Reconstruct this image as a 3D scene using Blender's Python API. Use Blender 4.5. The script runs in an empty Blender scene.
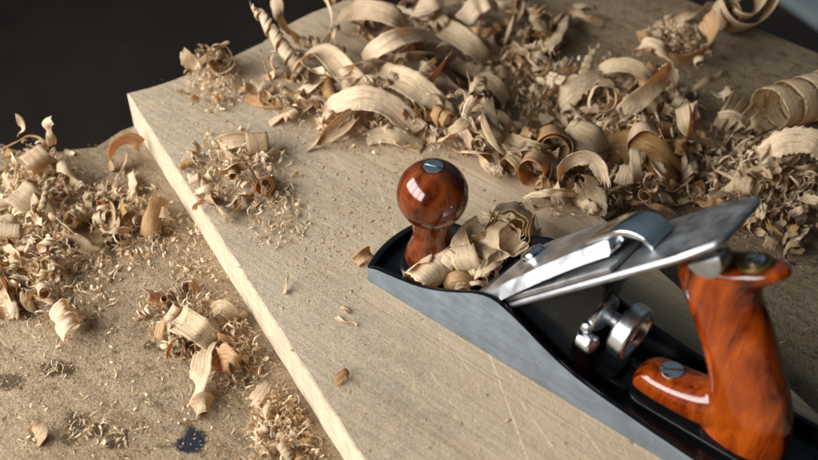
import bpy, bmesh, math, random
from mathutils import Vector, Matrix, noise
random.seed(7)
S = 0.0009                       # one modelling unit in metres
SC = bpy.context.scene
COL = SC.collection

# ------------------------------------------------------------------ camera, world, lamps, exposure
CX = Vector((0.76083968, 0.64893298, -0.00299525))
CY = Vector((-0.42669095, 0.50373954, 0.75112004))
CZ = Vector((0.48893539, -0.57020388, 0.66015886))
CP = Vector((293.834, -336.130, 412.211))
FPX = 1011.741
cam_d = bpy.data.cameras.new("camera")
cam = bpy.data.objects.new("camera", cam_d); COL.objects.link(cam); SC.camera = cam
m = Matrix.Identity(4)
for i in range(3):
    m[i][0], m[i][1], m[i][2], m[i][3] = CX[i], CY[i], CZ[i], CP[i] * S
cam.matrix_world = m
cam_d.sensor_fit = 'HORIZONTAL'; cam_d.sensor_width = 36.0
cam_d.lens = 36.0 * FPX / 818.0
cam_d.clip_start = 0.02; cam_d.clip_end = 50
cam_d.dof.use_dof = True; cam_d.dof.focus_distance = 595 * S; cam_d.dof.aperture_fstop = 8.0

W = bpy.data.worlds.new("World"); SC.world = W; W.use_nodes = True
wn = W.node_tree; wtc = wn.nodes.new("ShaderNodeTexCoord"); wd = wn.nodes.new("ShaderNodeVectorMath"); wd.operation = 'DOT_PRODUCT'
wn.links.new(wtc.outputs["Generated"], wd.inputs[0]); wd.inputs[1].default_value = Vector((-0.49, 0.45, 0.75)).normalized()
wr = wn.nodes.new("ShaderNodeValToRGB"); wn.links.new(wd.outputs["Value"], wr.inputs[0])
wr.color_ramp.elements[0].position = 0.15; wr.color_ramp.elements[0].color = (0.006, 0.006, 0.006, 1)
wr.color_ramp.elements[1].position = 0.95; wr.color_ramp.elements[1].color = (0.105, 0.138, 0.162, 1)
wn.links.new(wr.outputs[0], wn.nodes["Background"].inputs[0]); wn.nodes["Background"].inputs[1].default_value = 1.0

def lamp(name, loc, target, sx, sy, power, color):
    d = bpy.data.lights.new(name, 'AREA'); d.shape = 'RECTANGLE'; d.size = sx; d.size_y = sy
    d.energy = power; d.color = color
    o = bpy.data.objects.new(name, d); COL.objects.link(o)
    o.location = loc
    o.rotation_euler = (Vector(target) - Vector(loc)).to_track_quat('-Z', 'Y').to_euler()
    return o
# a window of four panes to the left of the bench
ldir = Vector((-0.52, -0.80, 0)).normalized(); lside = Vector((-ldir.y, ldir.x, 0))
lpos = (Vector((40, 0, 0)) + ldir * 1000 + Vector((0, 0, 560))) * S
for k in (-1.5, -0.5, 0.5, 1.5):
    p = lpos + lside * (k * 0.37)
    lamp("window_pane", p, p - (ldir * 0.9 - Vector((0, 0, -0.42))), 0.33, 0.52, 8.3, (1.0, 0.98, 0.96))

SC.view_settings.view_transform = 'Standard'; SC.view_settings.look = 'None'
SC.view_settings.exposure = 0.0; SC.view_settings.gamma = 1.0

# ------------------------------------------------------------------ helpers
def ray(px, py, z):
    """the point at height z that lies along this sight line of the measured photograph"""
    r = CX * ((px - 409) / FPX) + CY * (-(py - 230) / FPX) - CZ
    return CP + r * ((z - CP.z) / r.z)
TH = -0.347
BL = Vector((math.cos(TH), math.sin(TH), 0)); BE = Vector((-BL.y, BL.x, 0)); B0 = Vector((-267.05, 2.0, 0))
BENCH = -30.0
def bd(l, e, z=0.0): return B0 + BL * l + BE * e + Vector((0, 0, z))
BORG = B0 + BL * 430 + BE * 107 + Vector((0, 0, BENCH))
def le(p): q = p - B0; return q.dot(BL), q.dot(BE)

def tag(o, label=None, cat=None, group=None, kind=None):
    if label: o["label"] = label
    if cat: o["category"] = cat
    if group: o["group"] = group
    if kind: o["kind"] = kind
    return o
def empty(name, loc, label, cat):
    o = bpy.data.objects.new(name, None); COL.objects.link(o); o.location = Vector(loc) * S
    o.empty_display_size = 0.02
    return tag(o, label, cat)
def link(name, me, mats, parent=None, origin=(0, 0, 0), smooth=None):
    """verts in units; the object's origin is put at origin"""
    og = Vector(origin)
    for v in me.vertices: v.co = (v.co - og) * S
    for mt in (mats if isinstance(mats, (list, tuple)) else [mats]): me.materials.append(mt)
    o = bpy.data.objects.new(name, me); COL.objects.link(o)
    if parent is not None:
        o.parent = parent
        base = Vector((0, 0, 0)); p = parent
        while p is not None: base += p.location; p = p.parent
        o.location = og * S - base
    else: o.location = og * S
    if smooth is not None: sm(me, smooth)
    return o
def sm(me, ang=35):
    for p in me.polygons: p.use_smooth = True
    bm = bmesh.new(); bm.from_mesh(me)
    for e in bm.edges:
        e.smooth = not (len(e.link_faces) == 2 and e.calc_face_angle(0) > math.radians(ang))
    bm.to_mesh(me); bm.free()
def bmlink(name, bm, mats, parent=None, origin=(0, 0, 0), smooth=35):
    bmesh.ops.recalc_face_normals(bm, faces=bm.faces)
    me = bpy.data.meshes.new(name); bm.to_mesh(me); bm.free()
    return link(name, me, mats, parent, origin, smooth)
def prism(bm, pts, off, bev=0.0, seg=2):
    """closed polygon pts (3D) swept by the vector off, edges bevelled"""
    off = Vector(off); n = len(pts)
    a = [bm.verts.new(Vector(p)) for p in pts]; b = [bm.verts.new(Vector(p) + off) for p in pts]
    fs = [bm.faces.new(a), bm.faces.new(list(reversed(b)))]
    for i in range(n): fs.append(bm.faces.new((a[i], b[i], b[(i + 1) % n], a[(i + 1) % n])))
    bmesh.ops.recalc_face_normals(bm, faces=fs)
    if bev > 0:
        es = [e for e in {e for f in fs for e in f.edges} if e.calc_face_angle(0) > 0.5]
        bmesh.ops.bevel(bm, geom=es, offset=bev, segments=seg, affect='EDGES', profile=0.5, clamp_overlap=True)
def lathe(bm, prof, base, axis=(0, 0, 1), n=40, ring=None):
    """prof: list of (r, h) from the base point along axis"""
    ax = Vector(axis).normalized(); u = ax.orthogonal().normalized(); w = ax.cross(u); rows = []
    for r, h in prof:
        if r < 1e-5: rows.append([bm.verts.new(Vector(base) + ax * h)])
        else:
            rows.append([bm.verts.new(Vector(base) + ax * h + (u * math.cos(2 * math.pi * k / n) + w * math.sin(2 * math.pi * k / n)) * (r if ring is None else r * ring(k))) for k in range(n)])
    for a, b in zip(rows, rows[1:]):
        for k in range(n):
            k2 = (k + 1) % n
            if len(a) == 1: bm.faces.new((a[0], b[k], b[k2]))
            elif len(b) == 1: bm.faces.new((a[k], a[k2], b[0]))
            else: bm.faces.new((a[k], a[k2], b[k2], b[k]))
def loft(bm, rings):
    rows = [[bm.verts.new(p) for p in r] for r in rings]; n = len(rows[0])
    for a, b in zip(rows, rows[1:]):
        for k in range(n): bm.faces.new((a[k], a[(k + 1) % n], b[(k + 1) % n], b[k]))
    bm.faces.new(list(reversed(rows[0]))); bm.faces.new(rows[-1])

# ------------------------------------------------------------------ materials
def mat(name):
    mt = bpy.data.materials.new(name); mt.use_nodes = True
    nt = mt.node_tree; return mt, nt, nt.nodes["Principled BSDF"]
def N(nt, kind, **kw):
    n = nt.nodes.new(kind)
    for k, v in kw.items():
        if k in n.inputs: n.inputs[k].default_value = v
        else: setattr(n, k, v)
    return n
def ramp(nt, src, stops):
    r = nt.nodes.new("ShaderNodeValToRGB"); el = r.color_ramp.elements
    while len(el) < len(stops): el.new(0.5)
    for e, (p, c) in zip(el, stops): e.position = p; e.color = (*c, 1) if len(c) == 3 else c
    nt.links.new(src, r.inputs[0]); return r
def coords(nt, scale=(1, 1, 1), rot=(0, 0, 0), loc=(0, 0, 0), out="Object"):
    tc = nt.nodes.new("ShaderNodeTexCoord"); mp = nt.nodes.new("ShaderNodeMapping")
    mp.inputs["Scale"].default_value = scale; mp.inputs["Rotation"].default_value = rot; mp.inputs["Location"].default_value = loc
    nt.links.new(tc.outputs[out], mp.inputs[0]); return mp.outputs[0]
def mix(nt, fac, a, b, mode='MIX'):
    x = nt.nodes.new("ShaderNodeMix"); x.data_type = 'RGBA'; x.blend_type = mode
    for s, v in ((x.inputs[0], fac), (x.inputs[6], a), (x.inputs[7], b)):
        if isinstance(v, (int, float)): s.default_value = v
        elif isinstance(v, tuple): s.default_value = (*v, 1) if len(v) == 3 else v
        else: nt.links.new(v, s)
    return x.outputs[2]
def bump(nt, b, h, strength, dist=0.001):
    n = nt.nodes.new("ShaderNodeBump"); n.inputs["Strength"].default_value = strength; n.inputs["Distance"].default_value = dist
    nt.links.new(h, n.inputs["Height"]); nt.links.new(n.outputs[0], b.inputs["Normal"]); return n
def noise_n(nt, vec, scale, detail=4, rough=0.55, dist=0.0):
    n = N(nt, "ShaderNodeTexNoise", Scale=scale, Detail=detail, Roughness=rough, Distortion=dist); nt.links.new(vec, n.inputs["Vector"]); return n
def math_n(nt, op, a, b=0.0):
    n = nt.nodes.new("ShaderNodeMath"); n.operation = op
    for s, v in zip(n.inputs, (a, b)):
        if isinstance(v, (int, float)): s.default_value = v
        else: nt.links.new(v, s)
    return n.outputs[0]

def board_top_mat():
    mt, nt, b = mat("dusty_board_face")
    v = coords(nt, (3.0, 60, 60), (0, 0, -TH)); g = noise_n(nt, v, 4.0, 6, 0.6, 0.4)
    v2 = coords(nt); fine = noise_n(nt, v2, 900, 3, 0.7); mid = noise_n(nt, v2, 160, 5, 0.65); big = noise_n(nt, v2, 14, 4, 0.6)
    c = ramp(nt, g.outputs[0], [(0.25, (0.36, 0.27, 0.17)), (0.5, (0.45, 0.35, 0.23)), (0.75, (0.52, 0.42, 0.29))]).outputs[0]
    d = ramp(nt, big.outputs[0], [(0.35, (0.29, 0.25, 0.19)), (0.65, (0.37, 0.32, 0.245))]).outputs[0]
    fac = ramp(nt, mid.outputs[0], [(0.35, (0.2,) * 3), (0.6, (0.85,) * 3)]).outputs[0]
    tc = nt.nodes.new("ShaderNodeTexCoord"); mp = nt.nodes.new("ShaderNodeMapping"); mp.vector_type = 'TEXTURE'
    mp.inputs["Rotation"].default_value = (0, 0, TH); mp.inputs["Location"].default_value = (bd(0, 0) - BORG) * S
    nt.links.new(tc.outputs["Object"], mp.inputs[0]); sx = nt.nodes.new("ShaderNodeSeparateXYZ"); nt.links.new(mp.outputs[0], sx.inputs[0])
    # the near strip along the plane's track is freshly planed, the rest carries dust
    tr = math_n(nt, 'ADD', math_n(nt, 'MULTIPLY', sx.outputs[1], 1 / (100 * S)), math_n(nt, 'MULTIPLY', sx.outputs[0], 1 / (420 * S)))
    tr = math_n(nt, 'ADD', tr, math_n(nt, 'MULTIPLY', math_n(nt, 'SUBTRACT', big.outputs[0], 0.5), 1.2))
    clean = nt.nodes.new("ShaderNodeMapRange"); clean.inputs[1].default_value = 1.05; clean.inputs[2].default_value = 1.75; nt.links.new(tr, clean.inputs[0])
    keep = math_n(nt, 'SUBTRACT', 1.0, math_n(nt, 'MULTIPLY', clean.outputs[0], 0.8))
    c = mix(nt, math_n(nt, 'MULTIPLY', fac, keep), c, d)
    sp = ramp(nt, fine.outputs[0], [(0.32, (0.62, 0.58, 0.52)), (0.47, (0.98, 0.97, 0.95)), (0.68, (1.22, 1.2, 1.15))]).outputs[0]
    c = mix(nt, math_n(nt, 'MULTIPLY', keep, 0.9), c, sp, 'MULTIPLY')
    line = noise_n(nt, coords(nt, (3.5, 330, 330), (0, 0, -TH)), 1.0, 6, 0.7, 0.35)
    c = mix(nt, 0.85, c, ramp(nt, line.outputs[0], [(0.30, (0.74, 0.67, 0.58)), (0.45, (0.98, 0.97, 0.95)), (0.60, (1.02, 1.02, 1.02)), (0.72, (1.25, 1.22, 1.15))]).outputs[0], 'MULTIPLY')
    # pale scratches that earlier strokes left along the board
    wob = math_n(nt, 'MULTIPLY', math_n(nt, 'SUBTRACT', big.outputs[0], 0.5), 0.004)
    for (x0, y0, x1, y1, wd) in ((489, 353, 528, 460, 0.7), (521, 402, 560, 458, 0.6), (455, 350, 470, 372, 0.5), (430, 372, 452, 404, 0.5), (581, 425, 604, 458, 0.6), (378, 185, 397, 240, 0.6), (330, 150, 372, 205, 0.4), (508, 372, 530, 400, 0.4)):
        (l0, e0), (l1, e1) = le(ray(x0, y0, 0)), le(ray(x1, y1, 0)); slope = (e1 - e0) / (l1 - l0)
        ln = math_n(nt, 'SUBTRACT', math_n(nt, 'SUBTRACT', sx.outputs[1], math_n(nt, 'MULTIPLY', sx.outputs[0], slope)), (e0 - slope * l0) * S)
        ln = math_n(nt, 'ABSOLUTE', math_n(nt, 'ADD', ln, math_n(nt, 'MULTIPLY', math_n(nt, 'SUBTRACT', mid.outputs[0], 0.5), 0.0006)))
        a = ramp(nt, math_n(nt, 'DIVIDE', ln, wd * S), [(0.35, (1, 1, 1)), (1.0, (0, 0, 0))]).outputs[0]
        q = math_n(nt, 'MULTIPLY', math_n(nt, 'GREATER_THAN', sx.outputs[0], l0 * S), math_n(nt, 'LESS_THAN', sx.outputs[0], l1 * S))
        c = mix(nt, math_n(nt, 'MULTIPLY', math_n(nt, 'MULTIPLY', a, math_n(nt, 'MULTIPLY', q, ramp(nt, mid.outputs[0], [(0.4, (0.1,) * 3), (0.56, (1, 1, 1))]).outputs[0])), 0.75), c, (0.66, 0.54, 0.37))
    nt.links.new(c, b.inputs["Base Color"]); b.inputs["Roughness"].default_value = 0.85
    h = math_n(nt, 'ADD', math_n(nt, 'MULTIPLY', fine.outputs[0], 0.5), math_n(nt, 'MULTIPLY', mid.outputs[0], 1.1))
    h = math_n(nt, 'ADD', h, math_n(nt, 'MULTIPLY', line.outputs[0], 0.9))
    bump(nt, b, h, 0.55, 0.0008); return mt
def board_side_mat():
    mt, nt, b = mat("fresh_sawn_edge")
    v = coords(nt, (3, 50, 50), (0, 0, -TH)); g = noise_n(nt, v, 5.0, 6, 0.65, 0.3); f = noise_n(nt, coords(nt), 600, 3, 0.7)
    c = ramp(nt, g.outputs[0], [(0.3, (0.44, 0.35, 0.24)), (0.55, (0.56, 0.465, 0.335)), (0.75, (0.62, 0.53, 0.395))]).outputs[0]
    c = mix(nt, 0.5, c, ramp(nt, f.outputs[0], [(0.35, (0.8, 0.78, 0.74)), (0.6, (1.05, 1.05, 1.05))]).outputs[0], 'MULTIPLY')
    saw = noise_n(nt, coords(nt, (260, 30, 12), (0, 0.25, -TH)), 1.0, 4, 0.6)
    c = mix(nt, 0.5, c, ramp(nt, saw.outputs[0], [(0.35, (0.80, 0.76, 0.70)), (0.55, (1.03, 1.03, 1.03))]).outputs[0], 'MULTIPLY')
    nt.links.new(c, b.inputs["Base Color"]); b.inputs["Roughness"].default_value = 0.8
    bump(nt, b, math_n(nt, 'ADD', f.outputs[0], saw.outputs[0]), 0.45, 0.0006); return mt
def bench_mat():
    mt, nt, b = mat("worn_bench_wood")
    v = coords(nt, (6, 60, 60), (0, 0, -TH)); g = noise_n(nt, v, 3.0, 6, 0.62, 0.6)
    v2 = coords(nt); fine = noise_n(nt, v2, 700, 4, 0.75); mid = noise_n(nt, v2, 120, 6, 0.7); big = noise_n(nt, v2, 11, 5, 0.6)
    c = ramp(nt, big.outputs[0], [(0.3, (0.24, 0.165, 0.095)), (0.5, (0.335, 0.25, 0.155)), (0.7, (0.41, 0.325, 0.215))]).outputs[0]
    c = mix(nt, 0.5, c, ramp(nt, g.outputs[0], [(0.3, (0.18, 0.125, 0.078)), (0.5, (0.32, 0.25, 0.17)), (0.7, (0.43, 0.355, 0.25))]).outputs[0])
    c = mix(nt, 0.9, c, ramp(nt, fine.outputs[0], [(0.33, (0.55, 0.50, 0.44)), (0.5, (1, 0.98, 0.96)), (0.68, (1.3, 1.27, 1.2))]).outputs[0], 'MULTIPLY')
    c = mix(nt, 0.9, c, ramp(nt, mid.outputs[0], [(0.34, (0.50, 0.44, 0.37)), (0.46, (1, 1, 1)), (0.7, (1.1, 1.08, 1.05))]).outputs[0], 'MULTIPLY')
    pock = noise_n(nt, coords(nt, (1, 1, 1), (0, 0, -TH)), 330, 5, 0.8, 0.3)
    c = mix(nt, 0.9, c, ramp(nt, pock.outputs[0], [(0.36, (0.30, 0.25, 0.20)), (0.43, (1, 1, 1)), (0.60, (1, 1, 1)), (0.70, (1.3, 1.28, 1.22))]).outputs[0], 'MULTIPLY')
    tc = nt.nodes.new("ShaderNodeTexCoord")
    def spot(c, p, r, col, wob=0.5, sharp=0.25, amount=0.9):
        d = nt.nodes.new("ShaderNodeVectorMath"); d.operation = 'DISTANCE'
        nt.links.new(tc.outputs["Object"], d.inputs[0]); d.inputs[1].default_value = p * S
        q = math_n(nt, 'ADD', math_n(nt, 'MULTIPLY', d.outputs["Value"], 1 / (r * S)), math_n(nt, 'MULTIPLY', math_n(nt, 'SUBTRACT', mid.outputs[0], 0.5), wob * 3))
        f = ramp(nt, q, [(0.85 - sharp, (amount,) * 3), (0.85 + sharp, (0, 0, 0))]).outputs[0]
        return mix(nt, f, c, col)
    c = spot(c, ray(190, 441, BENCH), 9, (0.012, 0.018, 0.03), 0.55, 0.15, 0.96)      # ink blot
    for (x, y, r) in ((52, 369, 8), (62, 371, 9), (101, 430, 6), (75, 424, 8), (70, 438, 6), (13, 381, 9), (40, 437, 5), (246, 385, 4), (150, 345, 4), (118, 440, 8)):
        c = spot(c, ray(x, y, BENCH), r, (0.07, 0.045, 0.027), 0.95, 0.2, 0.85)
    nt.links.new(c, b.inputs["Base Color"]); b.inputs["Roughness"].default_value = 0.9; b.inputs["Specular IOR Level"].default_value = 0.15
    h = math_n(nt, 'ADD', math_n(nt, 'MULTIPLY', fine.outputs[0], 0.6), math_n(nt, 'MULTIPLY', mid.outputs[0], 1.6))
    h = math_n(nt, 'ADD', h, math_n(nt, 'MULTIPLY', pock.outputs[0], 1.2))
    bump(nt, b, h, 1.0, 0.0013); return mt
def shaving_mat(name, lo, midc, hi, trans=0.42):
    mt, nt, b = mat(name)
    uv = nt.nodes.new("ShaderNodeUVMap"); mp = nt.nodes.new("ShaderNodeMapping"); nt.links.new(uv.outputs[0], mp.inputs[0])
    oi = nt.nodes.new("ShaderNodeObjectInfo")
    cb = nt.nodes.new("ShaderNodeCombineXYZ"); nt.links.new(math_n(nt, 'MULTIPLY', oi.outputs["Random"], 37.0), cb.inputs[1])
    nt.links.new(cb.outputs[0], mp.inputs["Location"]); mp.inputs["Scale"].default_value = (0.05, 1.1, 1)
    g = noise_n(nt, mp.outputs[0], 1.0, 5, 0.62, 0.25)
    mp2 = nt.nodes.new("ShaderNodeMapping"); nt.links.new(uv.outputs[0], mp2.inputs[0]); mp2.inputs["Scale"].default_value = (0.5, 2.6, 1)
    pore = noise_n(nt, mp2.outputs[0], 1.0, 3, 0.6)
    c = ramp(nt, g.outputs[0], [(0.30, lo), (0.46, midc), (0.66, hi)]).outputs[0]
    mp3 = nt.nodes.new("ShaderNodeMapping"); nt.links.new(uv.outputs[0], mp3.inputs[0]); nt.links.new(cb.outputs[0], mp3.inputs["Location"]); mp3.inputs["Scale"].default_value = (0.022, 0.75, 1)
    ln = noise_n(nt, mp3.outputs[0], 1.0, 6, 0.75)
    c = mix(nt, 0.8, c, ramp(nt, ln.outputs[0], [(0.37, (0.42, 0.32, 0.22)), (0.45, (0.94, 0.91, 0.86)), (0.6, (1.06, 1.06, 1.06))]).outputs[0], 'MULTIPLY')
    c = mix(nt, 0.85, c, ramp(nt, pore.outputs[0], [(0.33, (0.45, 0.35, 0.25)), (0.42, (0.96, 0.95, 0.93)), (0.6, (1.04, 1.04, 1.04))]).outputs[0], 'MULTIPLY')
    hs = nt.nodes.new("ShaderNodeHueSaturation"); nt.links.new(c, hs.inputs["Color"])
    nt.links.new(math_n(nt, 'ADD', math_n(nt, 'MULTIPLY', oi.outputs["Random"], 0.35), 0.78), hs.inputs["Value"])
    nt.links.new(math_n(nt, 'ADD', math_n(nt, 'MULTIPLY', oi.outputs["Random"], -0.25), 1.08), hs.inputs["Saturation"])
    c = hs.outputs[0]
    nt.links.new(c, b.inputs["Base Color"]); b.inputs["Roughness"].default_value = 0.55
    b.inputs["Specular IOR Level"].default_value = 0.35
    bump(nt, b, math_n(nt, 'ADD', g.outputs[0], ln.outputs[0]), 0.7, 0.0005)
    tr = nt.nodes.new("ShaderNodeBsdfTranslucent")
    nt.links.new(mix(nt, 1.0, c, (1.0, 0.76, 0.48), 'MULTIPLY'), tr.inputs[0])
    ms = nt.nodes.new("ShaderNodeMixShader"); ms.inputs[0].default_value = trans
    nt.links.new(b.outputs[0], ms.inputs[1]); nt.links.new(tr.outputs[0], ms.inputs[2])
    nt.links.new(ms.outputs[0], nt.nodes["Material Output"].inputs[0]); return mt
def crumb_mat(name, stops):
    mt, nt, b = mat(name)
    g = noise_n(nt, coords(nt), 420, 2, 0.6)
    c = ramp(nt, g.outputs[0], stops).outputs[0]
    nt.links.new(c, b.inputs["Base Color"]); b.inputs["Roughness"].default_value = 0.7
    tr = nt.nodes.new("ShaderNodeBsdfTranslucent"); nt.links.new(mix(nt, 1.0, c, (1.0, 0.66, 0.34), 'MULTIPLY'), tr.inputs[0])
    ms = nt.nodes.new("ShaderNodeMixShader"); ms.inputs[0].default_value = 0.25
    nt.links.new(b.outputs[0], ms.inputs[1]); nt.links.new(tr.outputs[0], ms.inputs[2]); nt.links.new(ms.outputs[0], nt.nodes["Material Output"].inputs[0]); return mt
def handle_mat(name, dark, midc, hi, rot, rough=0.22):
    mt, nt, b = mat(name)
    v = coords(nt, (1, 1, 0.16), rot); w = noise_n(nt, v, 95, 5, 0.6, 1.2); w2 = noise_n(nt, v, 330, 3, 0.6, 0.5)
    big = noise_n(nt, coords(nt), 40, 3, 0.5)
    c = ramp(nt, w.outputs[0], [(0.33, dark), (0.46, midc), (0.68, hi)]).outputs[0]
    c = mix(nt, 0.5, c, ramp(nt, w2.outputs[0], [(0.35, (0.55, 0.45, 0.4)), (0.5, (1, 1, 1))]).outputs[0], 'MULTIPLY')
    c = mix(nt, 0.6, c, ramp(nt, big.outputs[0], [(0.35, (0.6, 0.5, 0.45)), (0.6, (1.1, 1.05, 1))]).outputs[0], 'MULTIPLY')
    nt.links.new(c, b.inputs["Base Color"]); b.inputs["Roughness"].default_value = 0.6; b.inputs["Specular IOR Level"].default_value = 0.0
    b.inputs["Coat Weight"].default_value = 1.0; b.inputs["Coat Roughness"].default_value = rough * 0.35; b.inputs["Coat IOR"].default_value = 1.55
    bump(nt, b, math_n(nt, 'ADD', big.outputs[0], math_n(nt, 'MULTIPLY', w2.outputs[0], 0.12)), 0.14, 0.002)
    return mt
def metal_mat(name, col, metallic, rough, nscale=(8, 300, 300), amount=0.3, rot=(0, 0, 0), spots=None):
    mt, nt, b = mat(name)
    g = noise_n(nt, coords(nt, nscale, rot), 1.0, 4, 0.65); k = noise_n(nt, coords(nt), 90, 5, 0.65)
    lo = tuple(x * (1 - amount) for x in col); hi = tuple(min(1, x * (1 + amount * 0.6)) for x in col)
    c = ramp(nt, g.outputs[0], [(0.3, lo), (0.7, hi)]).outputs[0]
    c = mix(nt, 0.5, c, ramp(nt, k.outputs[0], [(0.3, (0.7, 0.7, 0.7)), (0.6, (1.08, 1.08, 1.08))]).outputs[0], 'MULTIPLY')
    if spots:
        tc = nt.nodes.new("ShaderNodeTexCoord"); sx = nt.nodes.new("ShaderNodeSeparateXYZ"); nt.links.new(tc.outputs["Object"], sx.inputs[0])
        fre = noise_n(nt, coords(nt), 420, 3, 0.6)
        c = mix(nt, ramp(nt, fre.outputs[0], [(0.66, (0, 0, 0)), (0.72, (0.6,) * 3)]).outputs[0], c, (0.10, 0.075, 0.055))
        scr = noise_n(nt, coords(nt, (10, 10, 420), (0, 0.12, 0)), 1.0, 3, 0.6)
        c = mix(nt, ramp(nt, scr.outputs[0], [(0.66, (0, 0, 0)), (0.73, (0.45,) * 3)]).outputs[0], c, (0.34, 0.36, 0.38))
    if spots: c = mix(nt, ramp(nt, noise_n(nt, coords(nt), 55, 6, 0.7, 0.6).outputs[0], [(0.64, (0, 0, 0)), (0.72, (0.75,) * 3)]).outputs[0], c, spots)
    nt.links.new(c, b.inputs["Base Color"]); b.inputs["Metallic"].default_value = metallic
    r = ramp(nt, k.outputs[0], [(0.3, (rough * 0.75,) * 3), (0.7, (min(1, rough * 1.35),) * 3)]).outputs[0]
    nt.links.new(r, b.inputs["Roughness"]); bump(nt, b, g.outputs[0], 0.12, 0.0003); return mt
def plain_mat(name, col, rough=0.6, nscale=60, amount=0.25, bumpy=0.0):
    mt, nt, b = mat(name)
    g = noise_n(nt, coords(nt), nscale, 5, 0.65)
    c = ramp(nt, g.outputs[0], [(0.3, tuple(x * (1 - amount) for x in col)), (0.7, tuple(x * (1 + amount) for x in col))]).outputs[0]
    nt.links.new(c, b.inputs["Base Color"]); b.inputs["Roughness"].default_value = rough
    if bumpy: bump(nt, b, g.outputs[0], bumpy, 0.0006); b.inputs["Specular IOR Level"].default_value = 0.3
    return mt
M = dict(
    board=board_top_mat(), side=board_side_mat(), bench=bench_mat(),
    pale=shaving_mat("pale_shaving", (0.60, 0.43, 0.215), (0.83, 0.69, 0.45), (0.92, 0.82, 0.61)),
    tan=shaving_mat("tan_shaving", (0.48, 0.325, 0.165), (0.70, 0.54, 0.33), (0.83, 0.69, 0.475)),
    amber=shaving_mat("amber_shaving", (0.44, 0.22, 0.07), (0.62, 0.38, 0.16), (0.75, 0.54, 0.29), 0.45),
    crumb=crumb_mat('wood_crumb', [(0.3, (0.30, 0.18, 0.085)), (0.48, (0.48, 0.35, 0.20)), (0.7, (0.72, 0.59, 0.39))]), shred=crumb_mat('fine_shred', [(0.28, (0.38, 0.22, 0.095)), (0.42, (0.62, 0.46, 0.27)), (0.6, (0.82, 0.70, 0.49)), (0.75, (0.88, 0.79, 0.60))]),
    knob=handle_mat("lacquered_knob_wood", (0.010, 0.003, 0.0015), (0.095, 0.018, 0.004), (0.21, 0.05, 0.01), (0.2, 0.5, 0.3), 0.34),
    tote=handle_mat("lacquered_handle_wood", (0.022, 0.003, 0.001), (0.20, 0.03, 0.003), (0.36, 0.072, 0.006), (0.3, -0.45, 0.0), 0.42),
    black=plain_mat("black_japanning", (0.004, 0.005, 0.006), 0.24, 120, 0.3, 0.12),
    iron=metal_mat("ground_cast_iron", (0.165, 0.195, 0.22), 0.3, 0.5, (60, 60, 300), 0.16, spots=(0.16, 0.15, 0.15)),
    steel=metal_mat("blade_steel", (0.42, 0.43, 0.44), 1.0, 0.42, (8, 260, 8), 0.25),
    cap=metal_mat('dull_nickel', (0.66, 0.69, 0.72), 1.0, 0.34, (40, 40, 40), 0.15),
    chrome=metal_mat("nickel_plate", (0.72, 0.76, 0.80), 1.0, 0.13, (30, 30, 30), 0.12),
    knurl=metal_mat("worn_nickel", (0.70, 0.74, 0.78), 1.0, 0.28, (200, 30, 30), 0.3),
    brass=metal_mat("old_brass", (0.20, 0.14, 0.035), 0.9, 0.45, (30, 30, 30), 0.3),
    floor=plain_mat("dark_floor", (0.036, 0.024, 0.018), 1.0, 6, 0.3),
    paint=plain_mat("grey_blue_paint", (0.42, 0.50, 0.53), 0.6, 20, 0.1),
)

# ------------------------------------------------------------------ setting
def flat(name, pts, z, mt):
    bm = bmesh.new(); bm.faces.new([bm.verts.new(Vector((p[0], p[1], z))) for p in pts]); return bmlink(name, bm, mt, smooth=None)
tag(flat("floor", [(-6000, -6000), (6000, -6000), (6000, 6000), (-6000, 6000)], -850, M['floor']), kind='structure')

# bench: thick top with a ragged far end
bpts = [le(ray(x, y, BENCH)) for x, y in ((-60, 135), (0, 146), (30, 152), (60, 151), (80, 148), (95, 146.5), (103, 142), (112, 136), (121, 130), (133, 125.5))]
bpts = [(bpts[0][0] - 10, -900)] + bpts + [(-22, 60), (-38, 150), (-48, 215), (-58, 300), (-62, 459)]
el = [le(ray(x, y, BENCH)) for x, y in ((760, 29), (818, 52.5))]
k = (el[1][1] - el[0][1]) / (el[1][0] - el[0][0])
bpts += [(127.7, 509.1), (179.6, 523.1), (900, 523 + 720 * k), (900, -900)]
bm = bmesh.new(); prism(bm, [bd(l, e, BENCH) for l, e in bpts], (0, 0, -48), 1.6, 2)
tag(bmlink("bench_top", bm, M['bench'], smooth=40), kind='structure')

# painted plank on the floor beyond the bench
bm = bmesh.new(); a = ray(793, 0, -820); b_ = ray(818, 17, -820); dv = (b_ - a).normalized(); nv = Vector((-dv.y, dv.x, 0))
if nv.dot(CY) < 0: nv = -nv
prism(bm, [a - dv * 700, a + dv * 900, a + dv * 900 + nv * 420, a - dv * 700 + nv * 420], (0, 0, -30), 3)
tag(bmlink("painted_plank", bm, M['paint'], origin=a), "pale grey blue painted plank lying out of focus on the dark floor", "plank")

# the board being planed
top = [le(ray(x, y, 0)) for x, y in ((128, 94), (150, 87.3), (174, 79.5), (205, 67), (234.6, 55.4), (262, 42.4), (274, 33), (280, 28))]
top[0] = (0, 0)
top += [(-40, 170), (-46, 215), (900, 215), (900, 0)]
rim = []
for i, (l, e) in enumerate(top):
    l2, e2 = top[(i + 1) % len(top)]; d = math.hypot(l2 - l, e2 - e); n = max(1, int(d / 9))
    for k in range(n):
        t = k / n; q = (l + (l2 - l) * t, e + (e2 - e) * t); w = noise.noise(Vector((q[0] * 0.06, q[1] * 0.06, 3))) * 0.7
        rim.append((q[0] + (w if abs(e2 - e) > abs(l2 - l) else 0), q[1] + (0 if abs(e2 - e) > abs(l2 - l) else w)))
bm = bmesh.new()
a = [bm.verts.new(bd(l, e, 0)) for l, e in rim]; b = [bm.verts.new(bd(l, e, BENCH + 0.2)) for l, e in rim]
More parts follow.
